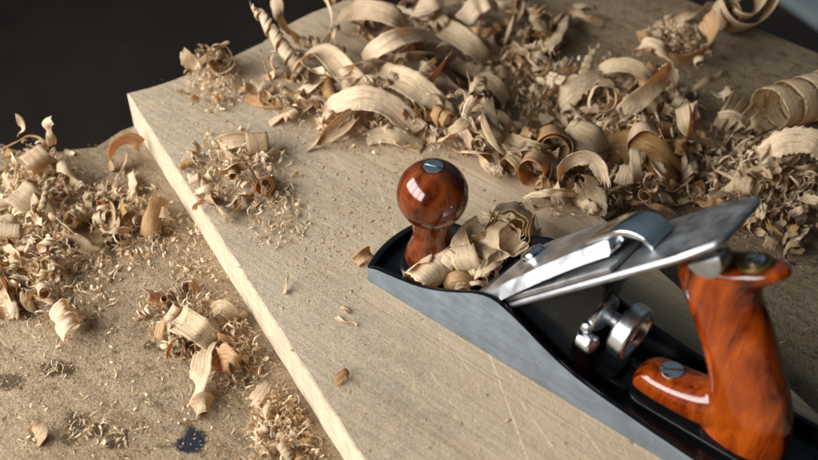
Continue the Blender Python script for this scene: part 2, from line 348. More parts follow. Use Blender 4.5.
bm.faces.new(a).material_index = 0; bm.faces.new(list(reversed(b))).material_index = 1
for i in range(len(a)):
    j = (i + 1) % len(a); bm.faces.new((a[i], b[i], b[j], a[j])).material_index = 1
bmesh.ops.recalc_face_normals(bm, faces=bm.faces)
es = [e for e in bm.edges if e.calc_face_angle(0) > 0.6 and all(v.co.z > -1 for v in e.verts)]
bmesh.ops.bevel(bm, geom=es, offset=0.7, segments=2, affect='EDGES', material=1)
wood_board = tag(bmlink("wooden_board", bm, [M['board'], M['side']], origin=bd(430, 107, BENCH), smooth=None),
    "thick pale board with a dusty top and fresh cream edge, the plane stands on it", "board")

# ------------------------------------------------------------------ the hand plane
P = empty("hand_plane", (130, 0, 0), "metal hand plane with black bed, grey sides and two varnished wooden grips", "hand plane")
def X(x, y, z): return Vector((x, y, z))
# body
top_prof = [(-1, 10.5), (6, 13.2), (20, 15.7), (33, 18.3), (41, 20.8), (48, 23.7), (58, 28.6), (66, 33.2), (74, 38), (81, 41), (86, 42), (91, 41.6), (100, 38.6), (109, 34.6), (118, 30.0), (128, 25.6), (141, 21.2), (152, 19.2), (162, 17.8), (183, 15.2), (207, 13.0), (235, 11.6), (262, 11)]
bm = bmesh.new()
for y0, y1 in ((-30, -26.6), (30, 26.6)):
    prism(bm, [X(-1, y0, 0.1)] + [X(x, y0, z) for x, z in top_prof] + [X(262, y0, 0.1)], (0, y1 - y0, 0), 0.7, 2)
def toe_x(y): return -1 - 6.5 * (1 - (y / 30) ** 2)
outline = [X(toe_x(y), y, 0) for y in range(-29, 30, 2)] + [X(262 + 8 * math.cos(t * math.pi / 12), 29 * math.sin(t * math.pi / 12) , 0) for t in range(6, -7, -1)]
prism(bm, outline, (0, 0, 4.6), 0.5, 1)
lip = [X(toe_x(y) - 0.3, y, 0.2) for y in range(-29, 30, 2)]; lip += [p + X(4.2, 0, 0) for p in reversed(lip)]
prism(bm, lip, (0, 0, 10.2), 0.8, 2)
hl = [X(262.3 + 8 * math.cos(t * math.pi / 12), 29 * math.sin(t * math.pi / 12), 0.2) for t in range(6, -7, -1)]; hl += [p - X(4, 0, 0) for p in reversed(hl)]
prism(bm, hl, (0, 0, 10), 0.8, 2)
prism(bm, [X(55, -26.7, 4.3), X(55, 26.7, 4.3), X(57.5, 26.7, 4.3), X(57.5, -26.7, 4.3)], (0, 0, 4), 0.6, 1)          # mouth rib
lathe(bm, [(19, 4.2), (19, 7.2), (17.6, 8.8), (15.5, 9.2), (0, 9.2)], (22.8, 0, 0), n=48)                                  # knob boss
boss = [(158 + 11 - 11 * math.cos(t), 13.5 * math.sin(t)) for t in [(-0.5 + i / 14) * math.pi for i in range(15)]]
prism(bm, [X(x, y, 4.2) for x, y in boss] + [X(252, 13.5, 4.2), X(252, -13.5, 4.2)], (0, 0, 4.6), 1.2, 3)                  # boss under the rear grip
for y in (-9, 9): prism(bm, [X(135, y - 1.6, 4.3), X(160, y - 1.6, 4.3), X(160, y + 1.6, 4.3), X(135, y + 1.6, 4.3)], (0, 0, 5), 0.8, 2)
bmesh.ops.recalc_face_normals(bm, faces=bm.faces)
for f in bm.faces:
    c = f.calc_center_median(); f.material_index = 1 if (abs(f.normal.y) > 0.8 and abs(c.y) > 29.6) or f.normal.z < -0.9 else 0
body = bmlink("body", bm, [M['black'], M['iron']], P, (130, 0, 0), 40)

# front knob
kb = X(22.8, 0, 9.0)
prof = [(13.4, 0.2), (15.0, 2), (15.7, 5), (15.2, 8.5), (13.8, 12.5), (12.0, 16.5), (11.0, 20), (10.7, 23), (11.1, 26)]
zc = 59.2 - 9.0; R = 20.0
for i in range(0, 23):
    t = -0.98 + i * (math.pi / 2 - 0.35 + 0.98) / 22
    prof.append((R * math.cos(t), zc + R * math.sin(t)))
rt = prof[-1]; prof += [(6.4, rt[1] + 0.15), (6.0, rt[1] - 1.4), (0, rt[1] - 1.4)]
bm = bmesh.new(); lathe(bm, prof, kb, n=64); knob = bmlink("front_knob", bm, M['knob'], P, kb, 40)
def slotted(name, base, axis, r, h, parent, mt, slot_dir):
    ax = Vector(axis).normalized(); s = Vector(slot_dir); s = (s - ax * s.dot(ax)).normalized(); t = ax.cross(s)
    bm = bmesh.new()
    for sg in (1, -1):                                    # two half discs with the slot between
        arc = [t * (sg * 0.55) + s * (-r * 0.985)] + [s * (-r * math.cos(a)) + t * sg * max(0.6, r * math.sin(a)) for a in [math.pi * (i + 0.5) / 17 for i in range(17)]] + [t * (sg * 0.55) + s * (r * 0.985)]
        prism(bm, [Vector(base) + q for q in arc], ax * h, 0.45, 2)
    lathe(bm, [(r * 0.97, -0.6), (r * 0.97, h * 0.45), (0, h * 0.45)], base, ax, 28)
    return bmlink(name, bm, mt, parent, base, 40)
slotted("bolt", kb + X(0, 0, rt[1] - 1.5), (0, 0, 1), 5.7, 2.2, knob, M['chrome'], (1, 0.3, 0))

# rear grip (tote)
def ring(F, Rr, hy, e=2.05, n=36):
    F = Vector(F); Rr = Vector(Rr); c = (F + Rr) / 2; a = (Rr - F) / 2; out = []
    for k in range(n):
        t = 2 * math.pi * k / n; cs, sn = math.cos(t), math.sin(t)
        out.append(c + a * (abs(cs) ** (2 / e) * (1 if cs > 0 else -1)) + Vector((0, hy * abs(sn) ** (2 / e) * (1 if sn > 0 else -1), 0)))
    return out
def cr(pts, t):
    n = len(pts) - 1; x = min(max(t, 0), 0.99999) * n; i = int(x); f = x - i
    g = lambda j: pts[min(max(j, 0), n)]
    p0, p1, p2, p3 = g(i - 1), g(i), g(i + 1), g(i + 2)
    return tuple(0.5 * (2 * b + (c - a) * f + (2 * a - 5 * b + 4 * c - d) * f * f + (3 * b - a - 3 * c + d) * f ** 3) for a, b, c, d in zip(p0, p1, p2, p3))
st = [  # front x,z  rear x,z  half thickness
    (196, 8.9, 241, 8.9, 11.5), (197.5, 20, 241, 22, 12), (197.5, 33, 238.5, 36, 12.2), (193.5, 47, 231.5, 54, 12.4), (187.5, 60, 223, 71, 12.4),
    (181, 72, 215.5, 85, 12.3), (175, 82, 208.5, 96, 12.2), (170.5, 89.5, 207.5, 105, 12), (168.5, 95, 212, 112, 11.6), (170, 100, 217, 117.5, 10.8), (174, 103.5, 214.5, 120.5, 8.8)]
bm = bmesh.new(); rr = []
for i in range(41):
    q = cr(st, i / 40); rr.append(ring((q[0], 0, q[1]), (q[2], 0, q[3]), q[4]))
loft(bm, rr)
toe = [(159.5, 12, 14, 4), (161, 9, 20, 7.5), (164, 8.9, 24, 9.8), (169, 8.9, 26.5, 11.2), (176, 8.9, 27.4, 11.8), (186, 8.9, 29, 12), (196, 8.9, 32, 11.8), (206, 8.9, 36, 10.5), (218, 8.9, 38, 8)]
rr = []
for i in range(31):
    x, z0, z1, hy = cr(toe, i / 30); rr.append(ring((x, 0, z0), (x, 0, z1), hy, 2.4))
loft(bm, rr)
tote = bmlink("rear_handle", bm, M['tote'], P, (205, 0, 9), 50)
md = tote.modifiers.new("blend", 'REMESH'); md.mode = 'VOXEL'; md.voxel_size = 0.75 * S; md.use_smooth_shade = True
md = tote.modifiers.new("soften", 'SMOOTH'); md.factor = 0.5; md.iterations = 26
slotted("bolt", X(177.5, 0, 26.6), (-0.1, 0, 1), 5.6, 2.0, tote, M['chrome'], (1, 0.6, 0))
ta = Vector((-0.38, 0, 0.92)).normalized(); tb = X(201, 0, 115.2)
bm = bmesh.new(); lathe(bm, [(7.8, -3), (7.8, 0.5), (7.3, 1.0), (5.4, 1.0), (4.8, 0.8), (0, 0.8)], tb, ta, 36); nut = bmlink("brass_nut", bm, M['brass'], tote, tb, 40)
slotted("screw_slot", tb + ta * 0.9, ta, 4.4, 1.2, tote, M['chrome'], (0.2, 1, 0))

# frog, blade, chip breaker, lever cap: s runs up the 45 degree bed, n stands off it
q2 = math.sqrt(0.5)
def sn(s, n, y): return Vector((60 + q2 * (s - n), y, q2 * (s + n)))
bm = bmesh.new()
fp = [(62, 4.4), (138, 80), (143, 80), (141, 66), (133, 46), (130, 26), (136, 12), (142, 4.4)]
prism(bm, [X(x + 1.5, -21, z) for x, z in fp], (0, 42, 0), 1.6, 2)
prism(bm, [X(126, -8, 4.4), X(126, 8, 4.4), X(152, 8, 4.4), X(152, -8, 4.4)], (0, 0, 7), 1.2, 2)
bmlink("frog", bm, M['black'], P, (100, 0, 4.4), 40)
hw = 25
def bar(bm, s0, s1, n0, n1, y0, y1, bev=0.5): prism(bm, [sn(s0, n0, y0), sn(s1, n0, y0), sn(s1, n1, y0), sn(s0, n1, y0)], (0, y1 - y0, 0), bev, 2)
bm = bmesh.new()
bl = [(1, -hw), (166, -hw), (185, -hw + 4.5), (187.5, -hw + 9), (187.5, hw - 9), (185, hw - 4.5), (166, hw), (1, hw)]
prism(bm, [sn(s, 0.4, y) for s, y in bl], Vector((-q2, 0, q2)) * 3.4, 1.2, 1)
blade = bmlink("blade", bm, M['steel'], P, sn(1, 0, 0), 30)
bm = bmesh.new()      # bright ground back of the blade is seen as the top left arris; the chip breaker rides on the blade
cb = [(4, 3.5), (10, 6.2), (17, 7.0), (26, 5.6), (40, 4.4), (128, 4.4), (128, 7.0), (40, 7.0), (27, 8.0), (17, 9.6), (9, 8.2), (3.6, 4.2)]
prism(bm, [sn(s, n, -24) for s, n in cb], (0, 48, 0), 0.35, 1); breaker = bmlink("chip_breaker", bm, M['steel'], P, sn(60, 4, 0), 30)
# lever cap: cast shell with two side skirts, narrowing at the throat
bm = bmesh.new()
lc = [(24, 7.6, 23.2), (28, 10.2, 23.8), (38, 12.4, 23.4), (56, 14.0, 21.6), (80, 15.2, 18.2), (100, 15.9, 15.4), (118, 16.0, 13.2), (124, 15.6, 12.0)]
ngr = 9; rows = []
for s, n, hwid in lc:
    rows.append([sn(s, n + 0.9 * (1 - (2 * j / (ngr - 1) - 1) ** 2), -hwid + 2 * hwid * j / (ngr - 1)) for j in range(ngr)])
lows = []
for (s, n, hwid) in lc:
    fl = 0.8 if s < 26 else 5.2 if s < 60 else 3.6
    lows.append([sn(s + (0 if s > 24 else 2.5), n - (2.2 if s < 26 else 6.4 if j in (0, ngr - 1) else 3.5), (-hwid - fl if j == 0 else hwid + fl if j == ngr - 1 else -hwid + 2 * hwid * j / (ngr - 1))) for j in range(ngr)])
tv = [[bm.verts.new(p) for p in r] for r in rows]; lv = [[bm.verts.new(p) for p in r] for r in lows]
for i in range(len(lc) - 1):
    for j in range(ngr - 1):
        bm.faces.new((tv[i][j], tv[i + 1][j], tv[i + 1][j + 1], tv[i][j + 1])); bm.faces.new((lv[i][j], lv[i][j + 1], lv[i + 1][j + 1], lv[i + 1][j]))
    bm.faces.new((tv[i][0], lv[i][0], lv[i + 1][0], tv[i + 1][0])); bm.faces.new((tv[i][-1], tv[i + 1][-1], lv[i + 1][-1], lv[i][-1]))
for j in range(ngr - 1):
    bm.faces.new((tv[0][j], tv[0][j + 1], lv[0][j + 1], lv[0][j])); bm.faces.new((tv[-1][j], lv[-1][j], lv[-1][j + 1], tv[-1][j + 1]))
bmesh.ops.recalc_face_normals(bm, faces=bm.faces)
bmesh.ops.bevel(bm, geom=[e for e in bm.edges if e.calc_face_angle(0) > 0.7], offset=0.5, segments=2, affect='EDGES')
cap = bmlink("lever_cap", bm, M['cap'], P, sn(70, 12, 0), 30)
# cap screw
bm = bmesh.new(); na = Vector((-q2, 0, q2))
lathe(bm, [(7, 0), (7.2, 2.4), (6.2, 4.0), (3.5, 5.0), (0, 5.2)], sn(57, 14.4, 3), na, 32); bmlink("cap_screw", bm, M['chrome'], cap, sn(57, 16, 2), 40)
# spring strip under the cap
bm = bmesh.new(); sp = [(64, 8.6), (85, 7.8), (103, 7.4), (118, 8.6), (130, 11.6)]
spt = [cr(sp, i / 16) for i in range(17)]
prism(bm, [sn(s, n, -12) for s, n in spt] + [sn(s, n + 1.0, -12) for s, n in reversed(spt)], (0, 24, 0), 0); bmlink("flat_spring", bm, M['chrome'], cap, sn(100, 9, 0), 40)
# cam lever: curved thumb plate at the top of the cap
bm = bmesh.new(); cm = [(108, 17.2), (118, 18.2), (128, 18.2), (136, 16.0), (141.5, 11.5), (144, 5.5)]
spt = [cr(cm, i / 24) for i in range(25)]
outer = [(s, n) for s, n in spt]; inner = [(s - 1.6, n - 2.6) for s, n in reversed(spt)]
prism(bm, [sn(s, n, -9.5) for s, n in outer + inner], (0, 19, 0), 0.7, 2)
prism(bm, [sn(s, n, -5) for s, n in ((112, 9), (126, 10), (126, 16), (112, 16))], (0, 10, 0), 1.0, 2)
bmlink("cam_lever", bm, M['chrome'], cap, sn(132, 18, 0), 50)
# lateral lever with its thumb disc hanging below the blade's head
bm = bmesh.new()
bar(bm, 100, 176, -3.4, -1.2, -3.5 - 8, 3.5 - 8, 0.5)
dc = [sn(173 + 8.6 * math.cos(t), -3.5 + 0 - abs(9.0 * math.sin(t)), 0) for t in [math.pi * i / 18 for i in range(19)]]
prism(bm, [p + Vector((0, -19, 0)) for p in dc], (0, 10, 0), 0.8, 2)
bmlink("lateral_lever", bm, M['steel'], P, sn(150, -3, -10), 40)
# depth wheel: a deep cup with a knurled rim on a threaded stud
wx = X(146, 0, 39.6); wa = Vector((1, -0.06, -0.10)).normalized()
bm = bmesh.new(); rg = lambda k: 1.0 + (0.012 if k % 2 else 0.0)
lathe(bm, [(0, 0), (9, 0), (13.2, 1.0), (14.6, 2.4), (14.8, 5), (14.8, 9.5), (14.2, 10.4), (12.4, 10.6), (11.7, 9.8), (11.0, 6.6), (5.0, 6.0), (4.6, 9.4), (3.8, 10), (0, 10)], wx, wa, 88, rg)
bmlink("depth_wheel", bm, M['knurl'], P, wx, 30)
bm = bmesh.new(); lathe(bm, [(0, -14), (4, -14), (4, 1), (0, 1)], wx, wa, 20); bmlink("threaded_stud", bm, M['steel'], P, wx - wa * 6, 40)
hx = X(133, -6, 48.5); bm = bmesh.new(); lathe(bm, [(0, 0), (9.6, 0), (10.2, 1), (10.2, 7), (9.4, 8), (5, 8.4), (0, 8.4)], hx, (1, -0.15, -0.05), 24); bmlink("pivot_nut", bm, M['knurl'], P, hx, 30)
for (y, z, r) in ((-15, 45.0, 3.8), (-16, 34.8, 5.2)):
    b0 = X(130.5 if z > 40 else 134, y, z); bm = bmesh.new(); lathe(bm, [(0, 0), (r, 0), (r, 7), (r * 0.8, 8.2), (0, 8.8)], b0, (1, -0.2, 0), 24); bmlink("frog_screw", bm, M['knurl'], P, b0, 40)

# ------------------------------------------------------------------ shavings
def sheet(name, fn, length, width, mt, nu=40, nv=7, th=0.16, seed=0, frayed=1.0, rest=None, lift=0.0):
    """a curled sheet of wood: fn(t, v) gives the point t along and v across (-1..1)"""
    rnd = random.Random(seed); me = bpy.data.meshes.new(name)
    fr = min(frayed * 1.4, 5); e0 = seed * 7.3; q_ = length / max(1, length); k0 = min(0.16, 5.0 / max(6, length)); sl = rnd.uniform(-1, 1)
    j0 = [fr * k0 * (0.30 * abs(noise.noise(Vector((j * 0.9, e0, 0)))) + rnd.uniform(0, 0.22)) + 0.02 * fr * max(0, sl * (2 * j / (nv - 1) - 1)) for j in range(nv)]
    j1 = [1 - fr * k0 * (0.4 * abs(noise.noise(Vector((j * 0.9, e0, 5)))) + rnd.uniform(0, 0.28)) - 0.02 * fr * max(0, -sl * (2 * j / (nv - 1) - 1)) for j in range(nv)]
    pts = []
    for i in range(nu):
        t = i / (nu - 1); row = []
        ew = 1 - frayed * 0.07 * (noise.noise(Vector((t * length * 0.25, seed * 1.7, 0))) + 0.3)
        for j in range(nv):
            v = (2 * j / (nv - 1) - 1); tt = j0[j] + (j1[j] - j0[j]) * t
            row.append(Vector(fn(tt, v * (ew if abs(v) > 0.9 else 1))))
        pts.append(row)
    if rest is not None:
        mz = min(p.z for r in pts for p in r); d = Vector((0, 0, rest + lift + 0.25 - mz)); pts = [[p + d for p in r] for r in pts]
    V, F = [], []; nrm = []
    for i in range(nu):
        for j in range(nv):
            a = pts[min(i + 1, nu - 1)][j] - pts[max(i - 1, 0)][j]; b = pts[i][min(j + 1, nv - 1)] - pts[i][max(j - 1, 0)]
            n = a.cross(b); nrm.append(n.normalized() if n.length > 1e-9 else Vector((0, 0, 1)))
    for r in pts: V.extend(r)
    k = nu * nv
    V.extend([V[i] + nrm[i] * th for i in range(k)])
    uvs = []
    def quad(ids): F.append(ids)
    for i in range(nu - 1):
        for j in range(nv - 1):
            a, b, c, d = i * nv + j, (i + 1) * nv + j, (i + 1) * nv + j + 1, i * nv + j + 1
            quad((d, c, b, a)); quad((k + a, k + b, k + c, k + d))
    for i in range(nu - 1):
        for j in (0, nv - 1):
            a, b = i * nv + j, (i + 1) * nv + j; quad((a, b, k + b, k + a) if j == 0 else (b, a, k + a, k + b))
    for j in range(nv - 1):
        a, b = j, j + 1; quad((b, a, k + a, k + b)); a, b = (nu - 1) * nv + j, (nu - 1) * nv + j + 1; quad((a, b, k + b, k + a))
    c = sum(V, Vector()) / len(V); og = Vector((c.x, c.y, min(v.z for v in V)))
    me.from_pydata([tuple(v) for v in V], [], F)
    ul = me.uv_layers.new(name="UVMap")
    for lp in me.loops:
        vi = lp.vertex_index % k; ul.data[lp.index].uv = ((vi // nv) / (nu - 1) * length, (vi % nv) / (nv - 1) * width)
    o = link(name, me, mt, None, og)
    for p in me.polygons: p.use_smooth = True
    return o

SURF = dict(board=0.0, bench=BENCH, plane=9.0)
def ribbon(spine, width, roll, mt='pale', cup=0.0, ripple=0.0, freq=0.0, seed=1, base='board', taper=None, nu=None, nv=11, frayed=1.0, th=0.16, name="wood_shaving"):
    """spine: (sight x, sight y, height over the surface) -> points of the curl; roll: degrees about the spine, along its length"""
    z0 = SURF[base] if isinstance(base, str) else base
    P3 = [tuple(ray(x, y, z0 + h)) for x, y, h in spine]
    n = nu or max(24, 10 * len(spine)); C = [Vector(cr(P3, i / (n - 1))) for i in range(n)]
    L = sum((C[i + 1] - C[i]).length for i in range(n - 1))
    roll = roll if isinstance(roll, (list, tuple)) else [roll]; rl = [(r,) for r in roll] if len(roll) > 1 else [(roll[0],), (roll[0],)]
    Ws, Ns = [], []; prev = None
    for i in range(n):
        T = (C[min(i + 1, n - 1)] - C[max(i - 1, 0)]).normalized()
        sd = T.cross(Vector((0, 0, 1)))
        if prev is not None:
            pv = prev - T * prev.dot(T)
            f = min(1, sd.length * 1.2); sdn = sd.normalized() if sd.length > 1e-6 else pv.normalized()
            if sdn.dot(pv) < 0: sdn = -sdn
            sd = (sdn * f + pv.normalized() * (1.001 - f)).normalized()
        else: sd = sd.normalized() if sd.length > 1e-6 else Vector((1, 0, 0))
        prev = sd
        a = math.radians(cr(rl, i / (n - 1))[0]); Nn = sd.cross(T).normalized()
        Ws.append(sd * math.cos(a) + Nn * math.sin(a)); Ns.append(T.cross(Ws[-1]).normalized())
    tp = taper or [1, 1]; tpl = [(x,) for x in tp]
    rnd = random.Random(seed); ph = rnd.random() * 6
    def fn(t, v):
        x = min(max(t, 0), 1) * (n - 1); i = min(int(x), n - 2); f = x - i
        c = C[i].lerp(C[i + 1], f); w = Ws[i].lerp(Ws[i + 1], f); nn = Ns[i].lerp(Ns[i + 1], f)
        ww = width * cr(tpl, t)[0]
        off = cup * ww * (v * v - 0.3) + ripple * math.sin(ph + freq * t * L + 0.6 * v) + 0.7 * noise.noise(Vector((t * L * 0.09, v * 0.9, seed * 3.1))) + 0.3 * noise.noise(Vector((t * L * 0.3, v * 1.5, seed * 1.1)))
        return c + w * (v * ww / 2) + nn * off
    return sheet(name, fn, L, width, M[mt], n, nv, th, seed, frayed)

def scroll(pos, axis, r0, r1, turns, width, mt='pale', drift=0.0, phase=0.0, seed=1, rest=None, lift=0.0, cone=0.0, ripple=0.0, nfold=0, nv=8, frayed=1.0, th=0.16, name="wood_shaving", skew=0.0):
    """a rolled shaving round the axis, r0 inside to r1 outside, drifting along the axis"""
    ax = Vector(axis).normalized(); u = ax.cross(Vector((0, 0, 1)))
    u = u.normalized() if u.length > 1e-3 else Vector((1, 0, 0)); w = ax.cross(u)
    L = abs(turns) * math.pi * (r0 + r1); pos = Vector(pos)
    def fn(t, v):
        a = phase + turns * 2 * math.pi * t; r = r0 + (r1 - r0) * t + cone * v
        r += 0.24 * r0 * noise.noise(Vector((math.cos(a) * 0.9 + t * 1.3, math.sin(a) * 0.9 + t, seed * 2.3 + v * 0.35))) + 0.25 * noise.noise(Vector((a * 2.5, v * 1.5, seed * 1.3)))
        if nfold: r += ripple * math.sin(nfold * a)
        return pos + (u * math.cos(a) + w * math.sin(a)) * r + ax * (v * width / 2 + drift * t + skew * math.sin(a))
    nu = int(min(90, max(10, abs(turns) * 30)))
    return sheet(name, fn, L, width, M[mt], nu, nv, th, seed, frayed, rest, lift)
def axis_px(x0, y0, x1, y1, z0=0, dz=0):
    a = ray(x0, y0, z0); b = ray(x1, y1, z0); b.z += dz; return b - a
def lab(o, label, group="curled wood shavings"): return tag(o, label, "wood shaving", group)
# --- long shavings in the pile behind the plane, one by one
def R(spine, width, roll, label, **kw): return lab(ribbon(spine, width * 0.78, roll, **kw), label)
lab(scroll(ray(300, 74, 5), ray(254, 4, 46) - ray(300, 74, 5), 6.5, 3.2, 4.6, 12, 'pale', seed=11, phase=1, drift=(ray(254, 4, 46) - ray(300, 74, 5)).length, frayed=5, nv=9, cone=-0.8), "twisted ragged shaving standing up at the board's far edge against the dark")
R([(304, 48, 4), (297, 38, 11), (286, 27, 22), (278, 12, 34), (278, -8, 44), (296, -20, 48)], 13, [10, 15, 20, 20, 20, 20], "broad strip curving steeply upward beside the twisted ragged shaving", seed=12, taper=[0.5, 1, 1, 1, 1], cup=0.1, frayed=3)
R([(322, 48, 4), (329, 34, 16), (331, 14, 28), (322, -6, 40), (306, -18, 48)], 7, [60, 70, 80, 80], "thin loop of shaving rising next to the broad curving strip", seed=140, taper=[1, 0.9, 0.7, 0.6], frayed=2)
R([(291, 76, 2), (302, 60, 14), (316, 50, 22), (332, 58, 20), (348, 76, 14), (364, 90, 9), (378, 97, 5)], 23, [15, 25, -5, -25, -10, 10], "broad shaving with a hump in the middle, next to the tall twisted curl", seed=13, cup=-0.12, mt='pale', ripple=0.4, freq=0.25)
R([(374, 68, 8), (392, 76, 20), (410, 84, 21), (427, 97, 15), (440, 110, 8), (447, 120, 3)], 26, [-5, -20, -28, -10, 10], "broad pale shaving with dark pores arching just behind the front knob", seed=14, cup=-0.14)
R([(322, 118, 3), (338, 104, 14), (355, 99, 20), (374, 100, 20), (392, 108, 15), (410, 124, 6), (418, 132, 3)], 25, [0, -22, -25, -15, 0], "broad striped shaving lying in an arch on the board beyond the round knob", seed=15, cup=-0.1)
R([(305, 152, 1), (316, 142, 5), (330, 133, 10), (345, 124, 14), (358, 116, 17)], 15, [10, 60, 120, 150, 190], "pointed rolled shaving with a thin tip lying on the board", seed=16, cup=0.5, taper=[0.12, 0.55, 0.9, 1.1, 1.1], mt='tan')
R([(366, 138, 3), (382, 134, 7), (398, 136, 8), (412, 142, 4), (424, 148, 1)], 17, [-20, -30, -20, 0], "short flat pale shaving close behind the round knob", seed=17, cup=0.05)
R([(430, 14, 6), (440, 26, 20), (455, 34, 28), (470, 44, 26), (482, 56, 18), (489, 68, 8)], 24, [-10, -30, -30, -15, 0], "wide smooth shaving bent in a high arch over a dark hollow", seed=18, cup=-0.1, base='bench')
R([(362, 62, 4), (372, 52, 14), (388, 42, 22), (405, 36, 22), (422, 35, 14), (436, 38, 6)], 19, [-30, -40, -30, -10], "grey side of a long shaving arched across the hollow behind the pile", seed=19, cup=-0.1)
R([(476, 94, 36), (470, 108, 28), (467, 124, 19), (470, 140, 10), (478, 158, 2)], 12, [60, 75, 110, 150], "narrow shaving standing on end right behind the round knob", seed=20, cup=0.3, taper=[0.5, 1, 1.1, 0.8, 0.2], frayed=2)
lab(scroll(ray(488, 140, 12), (0.3, 0.9, 0.1), 9, 11, 0.85, 14, 'tan', seed=21, rest=0, phase=0.5), "half open amber loop next to the standing narrow shaving")
R([(489, 107, 22), (497, 112, 20), (506, 122, 16), (514, 133, 12), (523, 146, 4)], 10, [0, 90, 180, 270, 330], "small spiral twist of pale shaving in front of the dark hollow", seed=22, cup=0.3, base=-14)
R([(468, 98, 4), (474, 86, 18), (486, 80, 24), (498, 88, 20), (507, 104, 8)], 17, [-20, -30, -20, 0], "greyish arch of shaving in the middle of the dark hollow", seed=23, base='bench', cup=-0.1)
R([(457, 78, 26), (461, 88, 18), (466, 98, 8)], 6, [80, 70, 40], "white splinter standing upright in the dark hollow", seed=24, base='bench', taper=[0.3, 1, 0.5], frayed=3)
R([(500, 56, 3), (506, 40, 14), (511, 22, 26), (515, 12, 32)], 26, [60, 65, 70], "flat dull shaving leaning upright at the back of the pile", seed=25, base='bench', mt='tan')
R([(452, 62, 4), (470, 70, 10), (488, 73, 11), (506, 72, 8), (522, 76, 3)], 16, [-20, -30, -25, -10], "crumpled shaving lying below the high arch", seed=26, base='bench', mt='tan', ripple=1.2, freq=0.5)
R([(520, 73, 4), (536, 68, 10), (552, 68, 12), (568, 72, 8), (580, 70, 5)], 11, [-20, 10, 60, 120], "long thin shaving with a half twist behind the flared one", seed=27, base='bench')
R([(556, 105, 8), (568, 93, 20), (582, 82, 26), (597, 75, 26), (608, 74, 22)], 27, [-30, -35, -25, -10], "wide flared shaving with a frayed torn end in the middle pile", seed=28, base='bench', frayed=5, taper=[1.1, 1.1, 0.9, 0.6, 0.4])
R([(598, 72, 22), (612, 66, 30), (630, 66, 32), (646, 74, 28), (656, 86, 18)], 15, [-20, -35, -30, 0], "smooth bent shaving lying across the top of the middle pile", seed=29, base='bench', cup=-0.15)
R([(620, 116, 18), (634, 104, 28), (648, 92, 34), (660, 80, 36), (672, 70, 30)], 19, [-20, -40, -60, -50], "slanting pale shaving pointing up to the star shaped tear", seed=30, base='bench', cup=-0.2)
R([(664, 62, 34), (668, 74, 32), (671, 86, 26), (676, 98, 18)], 16, [-40, -30, 0], "torn star shaped flake on top of the middle pile", seed=31, base='bench', frayed=5, taper=[0.6, 1.3, 1.0, 0.3])
lab(scroll(ray(582, 139, 8), axis_px(576, 144, 596, 122, 0, 10), 13, 14.5, 1.3, 24, 'pale', seed=32, rest=BENCH, lift=16, phase=2.6), "open pale tube with a round mouth in the heart of the pile")
lab(scroll(ray(553, 148, 8), (0.62, -0.7, 0.25), 8, 13.5, 2.1, 16, 'amber', seed=33, rest=BENCH, lift=24, phase=1), "tight amber roll showing its coiled end beside the pale tube")
lab(scroll(ray(603, 100, 8), (0.45, -0.65, 0.5), 9, 10.5, 1.15, 10, 'pale', seed=34, rest=BENCH, lift=28), "small hoop of shaving behind the round tube mouth")
R([(560, 208, 2), (556, 190, 12), (562, 170, 24), (577, 158, 33), (594, 160, 33), (602, 174, 24), (605, 190, 14)], 15, [75, 82, 88, 92, 100], "large hoop of shaving standing open like an arch behind the plane", seed=35, cup=0.1, ripple=0.5, freq=0.3, frayed=3)
R([(597, 222, 2), (596, 208, 9), (591, 194, 16), (583, 182, 24), (576, 174, 30)], 21, [40, 50, 60, 65], "pointed pale strip standing in front of the large hoop", seed=36, taper=[0.5, 1, 1.1, 0.8, 0.15], cup=0.2, frayed=4)
lab(scroll(ray(645, 132, 8), (0.5, -0.7, 0.2), 10, 12, 1.4, 12, 'tan', seed=37, rest=BENCH, lift=18, phase=1.5), "grey brown hoop at the foot of the slanting pale shaving")
R([(520, 148, 6), (530, 144, 10), (540, 150, 9), (548, 158, 5)], 15, [-30, -10, 20], "short flat flake in front of the amber roll", seed=38)
lab(scroll(ray(534, 174, 8), (0.3, -0.8, 0.1), 8, 11, 1.2, 17, 'amber', seed=39, rest=0, lift=2, phase=2.2), "thick amber curl behind the heap in the plane's throat")
R([(604, 150, 20), (624, 144, 28), (645, 148, 30), (664, 162, 24), (680, 182, 10)], 30, [-20, -45, -50, -20], "wide dark shaving bridging the back of the blade and the pile", seed=40, base='bench', mt='amber', cup=0.12, ripple=0.8, freq=0.25, frayed=3)
R([(686, 104, 30), (688, 118, 28), (694, 130, 20), (706, 137, 12), (718, 138, 6)], 22, [-35, -40, -30, -10], "pale striped shaving bent like a hook near the wheel fan of strips", seed=41, base='bench', cup=0.0)
for i, (x0, y0, x1, y1) in enumerate(((716, 128, 738, 92), (724, 130, 748, 99), (732, 132, 757, 105), (742, 134, 763, 113))):
    R([(x0, y0, 4), ((x0 + x1) / 2, (y0 + y1) / 2, 18), (x1, y1, 22)], 10, [-30 + 9 * i, -40, -50], ("strip of the flat fan lying closest to the hooked shaving", "second strip of the flat fan counting from the hooked shaving", "third strip of the flat fan counting from the hooked shaving", "outermost strip of the flat fan, next to the pleated tube")[i], seed=42 + i, base='bench', mt='tan')
R([(718, 116, 26), (730, 114, 28), (742, 119, 24), (746, 126, 18)], 8, [-20, -40, -30], "white chip lying over the fan of straight strips", seed=47, base='bench')
lab(scroll(ray(764, 122, -20), axis_px(758, 128, 822, 106, -20), 15, 18, 4.2, 15, 'pale', seed=48, rest=BENCH, nv=8, phase=1, drift=66), "thick pleated tube of shaving on the bench at the pile's far end")
